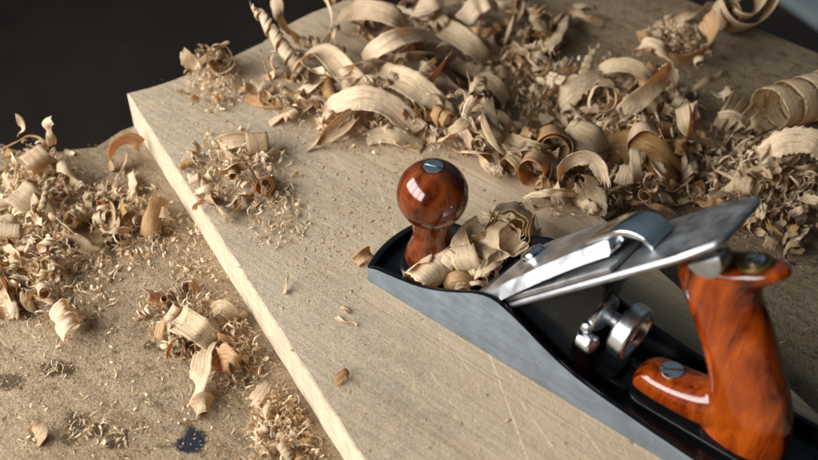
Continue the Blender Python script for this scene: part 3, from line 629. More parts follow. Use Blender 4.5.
R([(760, 168, 4), (768, 152, 18), (784, 142, 28), (806, 140, 31), (824, 148, 26), (838, 166, 12)], 24, [-25, -45, -50, -35], "broad smooth arch of shaving behind the blade's tip", seed=49, base='bench', cup=0.08, mt='pale', frayed=3, ripple=0.5, freq=0.2)
lab(scroll(ray(739, 20, -20), (0.45, -0.5, 0.75), 13, 25, 1.5, 32, 'pale', seed=50, rest=BENCH, phase=0.6, ripple=1.6, nfold=2), "large heart shaped coil standing near the bench's far edge")
lab(scroll(ray(728, 14, -10), (0.5, -0.45, 0.75), 5, 11, 1.7, 20, 'tan', seed=51, rest=BENCH, lift=4, phase=3.5), "small inner curl filling the large heart shaped coil")
R([(664, 16, 3), (684, 15, 8), (704, 10, 9), (726, 4, 8), (744, -2, 5)], 13, [0, 120, 240, 360, 480], "dark edged twisted shaving lying at the back of the bench", seed=52, base='bench', cup=0.4, mt='tan')
R([(544, 28, 2), (558, 17, 8), (574, 14, 10), (588, 20, 8), (604, 22, 3)], 14, [-10, 60, 150, 230, 300], "blurred twist of shaving alone on the grey bench", seed=53, base='bench', cup=0.3, mt='tan')
R([(538, 49, 2), (548, 42, 6), (558, 40, 7), (566, 42, 3)], 10, [0, -20, 10], "short blurred chip next to the lone twist on the bench", seed=54, base='bench', mt='tan')
R([(574, 8, 1), (584, 5, 3), (594, 7, 1)], 13, [0, 10], "flat grey flake lying at the top of the bench", seed=55, base='bench')
# bowl of fine curls
R([(640, 30, 16), (650, 48, 4), (676, 62, 2), (702, 54, 8), (712, 32, 22), (704, 16, 28)], 24, [60, 70, 75, 70, 60], "dark shaving cupped like a bowl around a knot of fine curls", seed=56, base='bench', mt='amber')
R([(637, 58, 4), (640, 46, 18), (650, 42, 24), (664, 48, 22), (674, 62, 8)], 12, [-10, -30, -25, 0], "narrow arch leaning on the bowl of fine curls", seed=57, base='bench')
# on the board, nearer the far end
R([(218, 146, 5), (228, 142, 9), (240, 140, 10), (252, 141, 8)], 14, [-60, -40, -30], "smooth striped half tube in the small clump on the board", seed=60, cup=-0.3)
lab(scroll(ray(258, 148, 4), axis_px(250, 149, 266, 147), 7, 8.5, 1.2, 15, 'tan', seed=61, rest=0, phase=2), "dark mouthed tube at the end of the small clump's half tube")
R([(228, 176, 3), (231, 168, 12), (238, 165, 14), (246, 170, 10)], 17, [30, 50, 70, 80], "bright flake curled over in the middle of the small clump", seed=62, cup=0.25)
R([(248, 168, 14), (254, 178, 10), (260, 188, 6), (268, 198, 2)], 6, [10, 30, 20], "thin straight strip sloping out of the small clump", seed=63)
lab(scroll(ray(266, 190, 4), (0.5, -0.6, 0.5), 4, 6.5, 1.6, 10, 'amber', seed=64, rest=0, phase=1), "tiny round coil in front of the small clump on the board")
R([(212, 190, 1), (214, 202, 6), (222, 214, 8), (230, 222, 3)], 9, [60, 80, 90], "thin ring of shaving at the near side of the small clump", seed=65, mt='tan')
R([(355, 263, 1), (362, 257, 4), (368, 253, 4), (372, 252, 2)], 9, [-20, -35, -30], "lone amber chip lying on the board just off the plane's toe", seed=66, mt='amber', cup=-0.3)
R([(182, 47, 26), (187, 56, 18), (193, 66, 8), (198, 72, 3)], 15, [70, 60, 50], "pale leaf shaped flake standing at the board's far corner", seed=67, taper=[0.3, 1, 1.2, 0.8], frayed=3)
lab(scroll(ray(221, 64, 10), (0.55, -0.55, 0.4), 8, 11, 1.2, 16, 'pale', seed=68, rest=0, lift=3, phase=2), "smooth round curl on top of the far clump on the board")
R([(214, 52, 12), (220, 47, 18), (229, 41, 26)], 6, [20, 60, 80], "small splinter sticking up from the far clump", seed=69, taper=[1, 0.9, 0.4])
R([(246, 96, 2), (262, 101, 4), (280, 101, 7), (298, 96, 10), (312, 84, 13)], 13, [-10, -40, -30, 10], "long thin amber shaving lying along the front of the back pile", seed=70, mt='amber', cup=0.1)
R([(268, 122, 1), (284, 114, 5), (300, 106, 9), (314, 101, 10)], 13, [10, 60, 120, 180], "rolled tan shaving below the long thin amber one", seed=71, mt='tan', cup=0.4)
R([(334, 20, 8), (352, 12, 24), (370, 10, 30), (392, 16, 28), (408, 30, 16)], 22, [-20, -40, -35, -10], "soft blurred arch at the very back of the pile", seed=72, mt='tan', cup=-0.1)
R([(412, 12, 14), (424, 4, 26), (440, -4, 30), (460, -6, 24)], 26, [-30, -40, -30], "striped pleated shaving at the pile's far back, just beyond the high arch", seed=73, base='bench', ripple=1, freq=0.3)
R([(462, 22, 16), (474, 8, 26), (486, 2, 30), (500, 6, 22)], 22, [-20, -30, -20], "pleated pale shaving behind the flat leaning one", seed=74, base='bench', ripple=1.4, freq=0.4)
# in the plane's throat
def onplane(x, y, z): return ray(x, y, z)
lab(scroll(ray(433, 271, 17), axis_px(416, 281, 452, 259, 17, 4), 7.5, 9.5, 1.6, 30, 'pale', seed=80, phase=1, frayed=2), "stubby pale roll lying in the plane beside the knob's neck")
lab(scroll(ray(512, 224, 34), (0.3, -0.85, 0.35), 8, 14, 2.3, 15, 'pale', seed=81, phase=2, ripple=0.9, nfold=7, nv=10, drift=6), "round ball of pale shaving topmost in the plane's throat")
lab(scroll(ray(500, 236, 30), (0.8, -0.3, 0.5), 7, 10, 1.3, 18, 'pale', seed=90, phase=1, ripple=0.8, nfold=6, drift=8), "crumpled pale curl tucked under the round ball in the throat")
lab(scroll(ray(520, 238, 26), (-0.2, -0.6, 0.75), 8, 11, 1.2, 13, 'pale', seed=91, phase=3, ripple=0.6, nfold=5), "upright curl wedged between the round ball and the blade")
lab(scroll(ray(462, 258, 24), (0.7, 0.5, 0.3), 6, 9, 1.1, 15, 'pale', seed=92, phase=2.5, drift=7), "pale curl hugging the stubby roll beside the knob")
lab(scroll(ray(447, 263, 22), (0.2, 0.8, 0.5), 4, 6, 1.5, 9, 'pale', seed=93, phase=0.5, drift=5), "ragged little curl on top of the stubby pale roll")
lab(scroll(ray(488, 258, 24), (0.9, -0.2, 0.2), 5, 8, 1.2, 12, 'pale', seed=94, phase=1.5, ripple=0.5, nfold=5), "small pale curl in the middle of the heap in the throat")
R([(472, 232, 30), (473, 246, 27), (476, 256, 22)], 22, [40, 50, 60], "upright pale flake facing out of the heap in the plane's throat", seed=82, cup=-0.25, base=0)
R([(476, 254, 24), (490, 251, 27), (506, 244, 30), (518, 232, 34)], 19, [-20, -40, -30, -20], "wide smooth shaving crossing the middle of the heap in the throat", seed=83, cup=-0.2)
R([(458, 250, 28), (462, 240, 32), (470, 230, 33), (482, 222, 34)], 13, [0, -30, -30], "bent shaving at the back of the heap beside the knob", seed=84, cup=-0.2)
R([(482, 262, 20), (478, 272, 20), (475, 282, 14), (472, 289, 10)], 10, [60, 90, 160, 200], "drooping twisted strip hanging in front of the heap", seed=85, cup=0.3, taper=[1, 0.9, 0.5, 0.2])
lab(scroll(ray(489, 273, 18), (0.55, -0.65, 0.5), 3.5, 5, 1.5, 9, 'amber', seed=86, phase=1), "small open ring low in the heap near the blade's edge")
lab(scroll(ray(482, 279, 16), (0.5, -0.7, 0.4), 2.5, 3.6, 1.4, 7, 'tan', seed=87, phase=2), "tiny ring below the small open ring near the blade")
R([(444, 289, 12), (452, 282, 18), (462, 280, 19), (470, 287, 14)], 14, [-30, -45, -50], "short amber flake leaning on the plane's near side wall", seed=88, mt='amber', cup=0.2)
R([(526, 198, 40), (533, 212, 34), (537, 230, 26), (534, 246, 18), (528, 256, 12)], 14, [80, 85, 90, 95], "shadowed band of shaving curving down behind the ball in the throat", seed=89, mt='tan', cup=0.1)
# on the bench in front of the board
lab(scroll(ray(57, 304, -18), axis_px(54, 302, 74, 336, -22, -6), 4.5, 7.5, 2.2, 10, 'pale', seed=100, rest=BENCH, phase=0.4, drift=26, cone=-1, frayed=3), "plump spiral shaving lying alone on the bare bench")
R([(22, 291, 5), (27, 300, 4), (32, 308, 3), (38, 314, 1)], 10, [40, 30, 50], "pale crescent chip beside the plump spiral on the bench", seed=101, base='bench', taper=[0.4, 1, 0.9, 0.3], cup=0.2)
R([(14, 190, 24), (24, 196, 22), (36, 208, 14), (44, 224, 3)], 25, [-15, -25, -15], "nearly square flat pale flake on top of the heap on the bench", seed=102, base='bench')
lab(scroll(ray(92, 226, -18), axis_px(84, 210, 106, 236, -20), 15, 17, 0.52, 26, 'tan', seed=103, rest=BENCH, lift=3, phase=-0.2, frayed=3, cone=-2), "broad half round shaving bulging out of the bench heap")
lab(scroll(ray(36, 160, -14), axis_px(22, 170, 52, 156, -14, 5), 8, 9, 1.1, 17, 'tan', seed=104, rest=BENCH, lift=5, phase=2), "round dark mouthed tube at the rear of the bench heap")
R([(58, 164, 16), (66, 168, 17), (74, 178, 12), (80, 188, 6)], 13, [-30, 20, 90, 150], "short twisted roll behind the dome shaped shaving", seed=105, base='bench', cup=0.3)
R([(16, 113, 44), (20, 120, 38), (22, 130, 30), (18, 136, 24)], 8, [60, 120, 200], "thin twisted wisp rising against the dark at the bench's far edge", seed=106, base='bench', taper=[0.2, 0.8, 1, 0.7], frayed=2)
R([(52, 119, 40), (46, 126, 34), (50, 136, 24), (53, 146, 12)], 9, [30, 90, 160, 200], "small pale hook rising from the far edge of the bench", seed=107, base='bench', cup=0.2)
R([(4, 148, 20), (16, 142, 26), (30, 136, 28), (42, 140, 24), (48, 152, 12)], 4, [30, 60, 80], "thin thread of wood looping over the rear of the bench heap", seed=108, base='bench')
R([(10, 190, 6), (16, 178, 22), (16, 164, 32), (10, 152, 34)], 4, [80, 80], "thin curved thread standing at the edge of the bench heap", seed=109, base='bench')
R([(112, 172, 2), (110, 158, 10), (116, 144, 18), (128, 138, 20), (138, 142, 14), (139, 150, 6)], 13, [70, 75, 80, 60], "glowing amber ring leaning on the board's far corner", seed=110, base='bench', mt='amber')
R([(120, 172, 1), (124, 164, 5), (126, 152, 10)], 13, [40, 60], "pale amber flake inside the glowing amber ring", seed=111, base='bench', mt='tan', taper=[0.5, 1, 0.8])
R([(146, 238, 4), (150, 224, 12), (156, 210, 16), (160, 196, 16)], 15, [-20, -35, -30], "tall narrow flake standing in the clump between heap and board", seed=112, base='bench', mt='amber', cup=0.2)
R([(152, 216, 8), (160, 212, 14), (168, 214, 12), (172, 220, 6)], 12, [-20, -10, 20], "white chip pointing at the board from the upper clump", seed=113, base='bench')
R([(174, 316, 8), (180, 320, 13), (188, 324, 12), (194, 331, 7)], 22, [-25, -30, -20], "bright squarish flake at the head of the twisted strip", seed=114, base='bench', nv=8, cup=-0.15)
R([(184, 320, 14), (196, 328, 15), (206, 336, 12), (213, 346, 6)], 20, [-40, -30, -10, 30], "pleated upper turn of the twisted strip on the bench", seed=115, base='bench', ripple=0.8, freq=0.5, cup=-0.15)
R([(208, 344, 6), (202, 356, 12), (200, 370, 14), (197, 384, 9), (195, 393, 2)], 17, [-20, -20, -15, -20], "long pale strip folding over at its near end on the bench", seed=116, base='bench')
R([(194, 412, 1), (198, 405, 6), (206, 402, 7), (213, 406, 2)], 14, [-10, -30, -30], "little shell shaped chip alone on the bare bench", seed=117, base='bench', cup=-0.2, mt='tan')
R([(210, 366, 3), (222, 358, 12), (232, 362, 14), (238, 372, 6)], 21, [-30, -40, -20], "amber torn flake beside the long pale strip", seed=118, base='bench', mt='amber', frayed=4)
R([(212, 314, 6), (220, 307, 12), (230, 312, 10), (236, 322, 3)], 12, [-10, -30, -10], "pale bent chip close to the board's near edge", seed=119, base='bench', cup=-0.2)
R([(250, 406, 2), (257, 397, 8), (264, 388, 13), (269, 382, 16)], 12, [-30, -50, -60], "upright tan flake leaning near the foot of the board", seed=120, base='bench', mt='tan', taper=[1, 0.9, 0.8, 0.5], frayed=5)
R([(152, 290, 2), (158, 298, 8), (156, 306, 4)], 17, [30, 60], "dull amber flake lying between the two bench clumps", seed=121, base='bench', mt='amber')
R([(0, 262, 3), (4, 280, 5), (4, 300, 5), (6, 320, 3)], 15, [40, 90, 150, 200], "rolled tan shaving at the near end of the bench heap", seed=122, base='bench', mt='tan', cup=0.4)
R([(34, 440, 1), (40, 430, 8), (42, 420, 14)], 14, [-20, -50], "dull splintered flake on the bare near part of the bench", seed=123, base='bench', mt='tan', taper=[1, 1, 0.2], frayed=3)

R([(284, 294, 1), (286, 284, 4), (288, 274, 9)], 3.5, [20, 60, 80], "upright splinter sticking out of the bare board in front of the toe", seed=130, taper=[1, 0.8, 0.3])
R([(334, 384, 1), (340, 378, 3), (346, 374, 4), (350, 377, 1)], 8, [-10, -40, -20], "lone dark chip on the clean board nearest to its long near edge", seed=131, mt='amber', frayed=4)
R([(336, 316, 0.8), (343, 321, 2), (352, 322, 2), (358, 326, 0.8)], 3.5, [0, 40, 90], "small straight splinter on the bare board between toe and near edge", seed=132)
R([(341, 306, 0.8), (346, 309, 2.4), (350, 314, 0.8)], 3.5, [0, 20], "tiny pale sliver just above the small straight splinter", seed=133)
# --- heaps of small flakes and curls, each one its own object
def inpoly(x, y, poly):
    c = False
    for (x0, y0), (x1, y1) in zip(poly, poly[1:] + poly[:1]):
        if (y0 > y) != (y1 > y) and x < (x1 - x0) * (y - y0) / (y1 - y0) + x0: c = not c
    return c
def heap(poly, surf, count, size, hmax, label, group, seed, mats=('pale', 'tan', 'amber'), wts=(5, 4, 2), fine=0.3, floor_z=None):
    rnd = random.Random(seed); z0 = SURF[surf] if floor_z is None else floor_z
    xs = [p[0] for p in poly]; ys = [p[1] for p in poly]; cx = sum(xs) / len(xs); cy = sum(ys) / len(ys); k = 0
    while k < count:
        x = rnd.uniform(min(xs), max(xs)); y = rnd.uniform(min(ys), max(ys))
        if not inpoly(x, y, poly): continue
        k += 1
        rad = math.hypot((x - cx) / (max(xs) - min(xs)) * 2, (y - cy) / (max(ys) - min(ys)) * 2)
        lift = hmax * max(0, 1 - rad) * rnd.random() ** 0.8
        p = ray(x, y, z0 + lift); ax = Vector((rnd.uniform(-1, 1), rnd.uniform(-1, 1), rnd.uniform(-0.5, 0.5)))
        mt = rnd.choices(mats, wts)[0]; f = rnd.random()
        if f < fine:      # fine springy curl
            r = rnd.uniform(0.16, 0.34) * size; o = scroll(p, ax, r * rnd.uniform(0.6, 1), r, rnd.uniform(0.7, 1.8), rnd.uniform(0.12, 0.35) * size, mt, drift=rnd.uniform(-1, 1) * size, phase=rnd.uniform(0, 6), seed=seed * 50 + k, rest=z0, lift=lift, nv=4, name="wood_flake", th=0.35)
        elif f < fine + 0.35:     # half rolled flake
            r = rnd.uniform(0.35, 0.75) * size; o = scroll(p, ax, r * rnd.uniform(0.7, 1), r, rnd.uniform(0.35, 0.9), rnd.uniform(0.4, 1.1) * size, mt, drift=rnd.uniform(-0.4, 0.4) * size, cone=rnd.uniform(-0.2, 0.2) * size, phase=rnd.uniform(0, 6), seed=seed * 50 + k, rest=z0, lift=lift, name="wood_flake", frayed=3)
        elif f < fine + 0.5:      # tight roll
            r = rnd.uniform(0.25, 0.5) * size; o = scroll(p, ax, r * 0.5, r, rnd.uniform(1.2, 2.2), rnd.uniform(0.7, 1.8) * size, mt, drift=rnd.uniform(-0.5, 0.5) * size, phase=rnd.uniform(0, 6), seed=seed * 50 + k, rest=z0, lift=lift, name="wood_flake", frayed=2)
        else:                     # torn chip, gently bent
            r = rnd.uniform(0.8, 2.2) * size; o = scroll(p, ax, r, r * rnd.uniform(0.8, 1.3), rnd.uniform(0.08, 0.25), rnd.uniform(0.25, 0.75) * size, mt, drift=rnd.uniform(-0.5, 0.5) * size, cone=rnd.uniform(-0.4, 0.4) * size, phase=rnd.uniform(0, 6), seed=seed * 50 + k, rest=z0, lift=lift, name="wood_flake", frayed=4)
        tag(o, label, "wood flake", group)
heap([(184, 66), (205, 50), (236, 70), (240, 100), (215, 112), (192, 100)], 'board', 20, 7, 10, "small curled flake in the clump at the board's far corner", "flakes at the board's far corner", 1)
heap([(186, 160), (205, 140), (250, 135), (284, 165), (270, 200), (215, 210), (190, 190)], 'board', 26, 8, 10, "small flake in the low clump halfway down the board's near edge", "flakes in the low clump on the board", 2, wts=(4, 4, 3))
heap([(250, 92), (290, 60), (350, 40), (440, 100), (520, 140), (500, 165), (420, 150), (330, 150)], 'board', 24, 11, 14, "loose flake under the broad shavings between far edge and knob", "flakes under the broad shavings", 3)
heap([(430, 30), (520, 20), (560, 70), (620, 60), (640, 130), (560, 150), (500, 110)], 'bench', 16, 13, 22, "loose shaving piece heaped behind the board near the dark hollow", "pieces behind the board", 4, wts=(3, 5, 2))
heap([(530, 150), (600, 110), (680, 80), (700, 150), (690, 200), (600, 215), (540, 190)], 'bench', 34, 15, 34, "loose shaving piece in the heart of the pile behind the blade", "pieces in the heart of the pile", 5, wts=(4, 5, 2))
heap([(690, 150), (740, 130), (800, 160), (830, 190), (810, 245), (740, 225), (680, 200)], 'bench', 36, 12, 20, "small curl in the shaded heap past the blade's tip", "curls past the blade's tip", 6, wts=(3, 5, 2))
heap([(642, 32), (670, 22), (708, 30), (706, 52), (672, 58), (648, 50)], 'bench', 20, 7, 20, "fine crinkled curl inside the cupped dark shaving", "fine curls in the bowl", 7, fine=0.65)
heap([(455, 260), (475, 240), (520, 215), (530, 240), (505, 268), (478, 284), (455, 280)], 'board', 34, 8, 20, "small flake packed into the throat of the plane", "flakes in the plane's throat", 8, floor_z=12, wts=(8, 2, 1))
heap([(-6, 150), (30, 140), (70, 165), (78, 220), (60, 290), (20, 320), (-6, 310)], 'bench', 36, 10, 26, "small curl or flake in the large heap on the bench", "flakes in the large bench heap", 9, fine=0.4)
heap([(75, 190), (130, 180), (172, 210), (160, 250), (110, 270), (80, 255)], 'bench', 18, 10, 10, "small flake in the clump between large heap and board", "flakes between heap and board", 10, wts=(4, 4, 3))
heap([(140, 305), (170, 290), (220, 305), (262, 350), (255, 385), (215, 380), (170, 345)], 'bench', 22, 8, 7, "small amber or pale flake around the twisted strip on the bench", "flakes around the twisted strip", 11, wts=(3, 3, 4))
heap([(255, 392), (285, 400), (325, 465), (270, 470), (255, 430)], 'bench', 14, 8, 8, "small flake piled against the near foot of the board", "flakes at the foot of the board", 12, wts=(4, 3, 3))

# medium curls that fill the body of the piles
def curls(poly, surf, count, size, hmax, label, group, seed, mats=('pale', 'tan', 'amber'), wts=(5, 4, 2)):
    rnd = random.Random(seed); z0 = SURF[surf]; xs = [p[0] for p in poly]; ys = [p[1] for p in poly]; cx = sum(xs) / len(xs); cy = sum(ys) / len(ys); k = 0
    while k < count:
        x = rnd.uniform(min(xs), max(xs)); y = rnd.uniform(min(ys), max(ys))
        if not inpoly(x, y, poly): continue
        k += 1; rad = math.hypot((x - cx) / (max(xs) - min(xs)) * 2, (y - cy) / (max(ys) - min(ys)) * 2)
        lift = hmax * max(0, 1 - rad) * rnd.random(); mt = rnd.choices(mats, wts)[0]
        a = rnd.uniform(0, 6.28); L = size * rnd.uniform(1.8, 4.6); n = 5; tw = rnd.choice((0, 0, 40, 90, 180, 300)) * rnd.choice((-1, 1)); r0 = rnd.uniform(-50, 10); bow = rnd.uniform(-0.5, 0.5); hh = size * rnd.uniform(0.3, 1.0)
        P = []
        for g in range(n):
            u = g / (n - 1) - 0.5; P.append((x + (math.cos(a) * u + math.sin(a) * bow * (0.25 - u * u)) * L * 1.3, y + (math.sin(a) * u - math.cos(a) * bow * (0.25 - u * u)) * L * 0.9, lift + 1.2 + hh * (1 - 4 * u * u)))
        if rnd.random() < 0.45:
            r = size * rnd.uniform(0.3, 0.6); ax = Vector((math.cos(a), math.sin(a), rnd.uniform(-0.35, 0.5)))
            o = scroll(ray(x, y, z0 + lift + r), ax, r * rnd.uniform(0.6, 1.0), r, rnd.uniform(1.0, 2.6), size * rnd.uniform(0.35, 0.8), mt, drift=size * rnd.uniform(0.5, 2.4), cone=rnd.uniform(-0.12, 0.12) * size, phase=rnd.uniform(0, 6), seed=seed * 90 + k, rest=z0, lift=lift, frayed=3, name="wood_curl", ripple=rnd.choice((0, 0.4, 0.7)), nfold=6)
            tag(o, label, "wood curl", group); continue
        o = ribbon(P, size * rnd.uniform(0.35, 0.9), [r0 + tw * g / 4 for g in range(5)], mt=mt, cup=rnd.uniform(-0.25, 0.3), ripple=rnd.choice((0, 0, 0.5, 1.0)), freq=rnd.uniform(0.3, 0.6), seed=seed * 90 + k, base=z0, taper=[rnd.uniform(0.6, 1), 1, 1, rnd.uniform(0.5, 1)], nu=26, nv=9, frayed=3, name="wood_curl")
        tag(o, label, "wood curl", group)
curls([(260, 90), (300, 55), (360, 25), (430, 50), (470, 110), (500, 150), (400, 150), (310, 120)], 'board', 26, 11, 18, "medium curl wedged among the broad shavings near the board's far end", "curls among the broad shavings", 1)
curls([(340, 10), (420, -5), (540, 0), (560, 40), (520, 70), (430, 40)], 'bench', 30, 13, 28, "blurred curl at the very back of the pile beyond the high arch", "curls at the back of the pile", 2, wts=(3, 5, 2))
curls([(430, 60), (560, 50), (640, 70), (640, 130), (560, 150), (480, 120)], 'bench', 34, 13, 30, "medium curl in the dip between broad shavings and the round tube", "curls between broad shavings and tube", 3, wts=(3, 5, 2))
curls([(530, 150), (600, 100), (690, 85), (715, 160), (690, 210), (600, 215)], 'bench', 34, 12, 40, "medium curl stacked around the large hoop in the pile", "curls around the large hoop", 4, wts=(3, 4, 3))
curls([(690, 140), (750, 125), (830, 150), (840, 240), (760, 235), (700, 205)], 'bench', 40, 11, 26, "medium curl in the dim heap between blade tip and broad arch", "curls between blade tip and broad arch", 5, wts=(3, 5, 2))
curls([(-10, 150), (40, 145), (80, 180), (80, 240), (50, 300), (-10, 320)], 'bench', 34, 9, 26, "medium curl in the large heap at the bench's ragged far end", "curls in the large bench heap", 6)
curls([(80, 190), (130, 180), (175, 215), (160, 255), (100, 265)], 'bench', 9, 9, 8, "medium curl strewn between the dome shaped shaving and the board", "curls near the dome shaped shaving", 7)
curls([(140, 300), (200, 290), (260, 345), (255, 385), (190, 370)], 'bench', 9, 8, 7, "medium curl lying tangled with the twisted strip on the bench", "curls tangled with the twisted strip", 8, wts=(4, 3, 4))
curls([(190, 150), (250, 135), (285, 170), (260, 205), (205, 205)], 'board', 9, 7, 8, "medium curl in the low clump on the dusty board", "curls in the clump on the board", 9)
curls([(360, 5), (400, 20), (470, 90), (560, 160), (610, 215), (570, 215), (490, 150), (400, 80)], 'board', 30, 13, 22, "medium curl hanging over the far long edge of the board", "curls along the board's far long edge", 10, wts=(4, 5, 2))
curls([(240, 95), (255, 60), (290, 30), (330, 20), (400, 30), (440, 80), (400, 120), (320, 120)], 'board', 30, 11, 20, "pale curl filling the hollows between the tall twist and the high arch", "curls between tall twist and high arch", 11, wts=(7, 3, 1))
curls([(400, 110), (450, 100), (520, 130), (560, 165), (520, 180), (460, 165)], 'board', 22, 10, 16, "pale curl tumbling down from the pile towards the round knob", "curls behind the round knob", 12, wts=(7, 3, 1))
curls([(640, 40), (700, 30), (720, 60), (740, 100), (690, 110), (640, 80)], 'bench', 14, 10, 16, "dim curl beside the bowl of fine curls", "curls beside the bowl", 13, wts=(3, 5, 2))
curls([(440, 262), (462, 238), (490, 222), (526, 205), (534, 236), (508, 266), (478, 284), (450, 284)], 'plane', 34, 7.5, 34, "pale springy curl in the fluffy clump packed between knob and blade", "curls packed in the plane's throat", 14, mats=('pale', 'tan'), wts=(9, 1))
# --- fine shreds and sawdust: thousands of specks nobody could count
def shreds(name, spots, z0, seed):
    rnd = random.Random(seed); V, F = [], []
    for (poly, n, k, hmax) in spots:
        xs = [p[0] for p in poly]; ys = [p[1] for p in poly]; cx = sum(xs) / len(xs); cy = sum(ys) / len(ys); c = 0
        while c < n:
            x = rnd.gauss(cx, (max(xs) - min(xs)) * 0.27); y = rnd.gauss(cy, (max(ys) - min(ys)) * 0.27)
            if not inpoly(x, y, poly): continue
            c += 1; rad = math.hypot((x - cx) / (max(xs) - min(xs)) * 2, (y - cy) / (max(ys) - min(ys)) * 2)
            p = ray(x, y, z0); p += Vector((0, 0, hmax * max(0, 1 - rad) * rnd.random()))
            r = k * rnd.uniform(1.2, 4.2); w = k * rnd.choice((0.5, 0.8, 1.3, 2.2)) * rnd.uniform(0.7, 1.3); arc = rnd.uniform(0.5, 4.5) if w < 1.2 * k else rnd.uniform(0.4, 1.6)
            ax = Vector((rnd.uniform(-1, 1), rnd.uniform(-1, 1), rnd.uniform(-0.7, 0.7))).normalized(); u = ax.orthogonal().normalized(); q = ax.cross(u); a0 = rnd.uniform(0, 6.28); dr = rnd.uniform(-1.5, 1.5) * k
            m_ = 4 + int(arc * 1.6); pts = []
            for g in range(m_ + 1):
                a = a0 + arc * g / m_; rr = r * (1 + 0.25 * g / m_); e = w / 2 * (1 if 0 < g < m_ else rnd.uniform(0.2, 0.9))
                o = (u * math.cos(a) + q * math.sin(a)) * rr + ax * (dr * g / m_); pts += [o - ax * e, o + ax * e]
            mz = min(o.z for o in pts); i = len(V); V += [p + o - Vector((0, 0, mz - 0.15)) for o in pts]
            F += [(i + 2 * g, i + 2 * g + 1, i + 2 * g + 3, i + 2 * g + 2) for g in range(m_)]
    me = bpy.data.meshes.new(name); me.from_pydata([tuple(v) for v in V], [], F)
    return tag(link(name, me, M['shred'], None, V[0]), kind='stuff')
def dust(name, spots, z0, seed, size=(0.35, 1.25)):
    rnd = random.Random(seed); V, F = [], []
    for (poly, n, k) in spots:
        xs = [p[0] for p in poly]; ys = [p[1] for p in poly]; c = 0
        while c < n:
            x = rnd.uniform(min(xs), max(xs)); y = rnd.uniform(min(ys), max(ys))
            if not inpoly(x, y, poly): continue
            c += 1; p = ray(x, y, z0)
            if z0 == BENCH and (le(p)[0] < 4 + 0.0 * le(p)[1] and le(p)[1] < 0): continue
            if noise.noise(p * 0.035) + noise.noise(p * 0.1) * 0.6 + rnd.uniform(-0.5, 0.5) < -0.1: continue
            a = rnd.uniform(0, 6.28); L = rnd.uniform(*size) * k * (2.8 if rnd.random() < 0.07 else 1); w = rnd.uniform(0.2, 0.5) * min(L, 1.5); hh = rnd.uniform(0.05, 0.5) * min(L, 1.4)
            d = Vector((math.cos(a), math.sin(a), 0)); t = Vector((-d.y, d.x, 0)); i = len(V); q = p + Vector((0, 0, 0.03))
            V += [q - d * L - t * w, q - d * L * 0.8 + t * w, q + Vector((0, 0, hh)) + t * w * 1.2, q + Vector((0, 0, hh * 1.05)) - t * w * 0.8, q + d * L + t * w * 0.6 + Vector((0, 0, rnd.uniform(0, hh))), q + d * L * 0.9 - t * w * 0.7]
            F += [(i, i + 3, i + 2, i + 1), (i + 3, i + 5, i + 4, i + 2)]
    me = bpy.data.meshes.new(name); me.from_pydata([tuple(v) for v in V], [], F)
    return tag(link(name, me, M['crumb'], None, V[0]), kind='stuff')
allboard = [(128, 94), (280, 28), (420, 60), (620, 240), (700, 320), (640, 470), (360, 460)]
c1 = [(184, 60), (205, 48), (240, 60), (250, 100), (215, 118), (190, 105)]; c2 = [(180, 160), (205, 135), (250, 130), (300, 165), (280, 205), (215, 215)]; c3 = [(235, 195), (300, 180), (312, 240), (260, 252)]
dust("sawdust_on_board", [(allboard, 3000, 0.55), ([(150, 90), (250, 50), (420, 150), (380, 270), (300, 290), (190, 190)], 5000, 0.7), (c1, 500, 1.1), (c2, 900, 1.1), (c3, 400, 1.2), ([(250, 80), (420, 100), (520, 150), (400, 165), (270, 130)], 700, 1.2)], 0, 31)
dust("sawdust_on_bench", [([(-10, 150), (130, 130), (330, 440), (330, 470), (-10, 470)], 7000, 0.65), ([(-10, 160), (80, 160), (180, 250), (100, 280), (40, 330), (-10, 330)], 2600, 1.1),
    ([(130, 280), (230, 290), (275, 370), (230, 400), (150, 340)], 1800, 1.0), ([(240, 390), (290, 395), (335, 470), (250, 470)], 900, 1.1), ([(140, 160), (335, 465), (280, 465), (130, 260)], 3500, 0.75)], BENCH, 32)
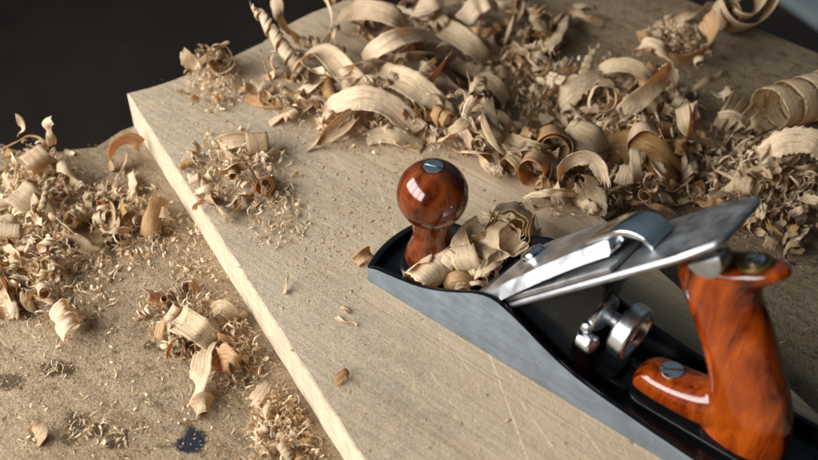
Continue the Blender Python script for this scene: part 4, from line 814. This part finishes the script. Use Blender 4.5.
dust("sawdust_behind_board", [([(430, 40), (700, 8), (830, 70), (830, 470), (760, 400), (640, 240)], 2500, 0.7), ([(520, 60), (700, 60), (830, 130), (830, 250), (680, 230)], 900, 1.3)], BENCH, 33)
shreds("wood_shreds_on_board", [(c1, 306, 1.0, 9), (c2, 468, 1.0, 8), (c3, 162, 0.9, 4), ([(250, 92), (290, 70), (350, 60), (440, 110), (520, 150), (420, 160), (320, 150)], 494, 1.08, 10), ([(520, 150), (640, 200), (600, 230), (530, 215)], 114, 0.90, 3)], 0, 41)
shreds("wood_shreds_on_bench", [([(-6, 150), (30, 142), (80, 160), (85, 220), (60, 290), (20, 325), (-6, 315)], 798, 1.35, 16), ([(70, 185), (130, 175), (178, 210), (165, 260), (110, 275), (75, 260)], 494, 1.08, 10), ([(0, 300), (60, 240), (140, 270), (120, 310), (40, 340)], 285, 0.90, 3),
    ([(138, 305), (170, 285), (225, 300), (268, 350), (262, 390), (215, 385), (165, 345)], 627, 0.99, 8), ([(250, 388), (290, 395), (330, 465), (265, 470), (250, 430)], 456, 0.99, 8), ([(140, 190), (190, 200), (240, 300), (180, 300)], 171, 0.81, 2), ([(40, 360), (72, 360), (74, 382), (42, 382)], 16, 0.8, 2), ([(62, 414), (112, 414), (112, 444), (62, 446)], 34, 1.0, 3), ([(30, 425), (52, 425), (50, 446), (30, 446)], 10, 0.9, 3), ([(108, 425), (130, 425), (132, 452), (108, 452)], 12, 0.9, 2), ([(-5, 330), (190, 320), (300, 460), (-5, 460)], 160, 0.7, 1)], BENCH, 42)
shreds("wood_shreds_behind_board", [([(430, 40), (520, 25), (570, 70), (640, 60), (650, 130), (560, 160), (500, 120)], 494, 1.53, 20), ([(530, 150), (600, 100), (690, 80), (710, 160), (690, 205), (600, 220), (540, 190)], 798, 1.62, 30), ([(680, 150), (740, 125), (800, 150), (835, 190), (820, 250), (740, 230), (680, 205)], 798, 1.53, 16), ([(640, 30), (670, 22), (710, 30), (706, 54), (672, 60), (646, 52)], 494, 0.99, 18)], BENCH, 43)
shreds("wood_shreds_in_plane", [([(440, 262), (475, 235), (520, 215), (532, 240), (505, 272), (478, 288), (450, 286)], 285, 0.99, 16)], 8, 44)
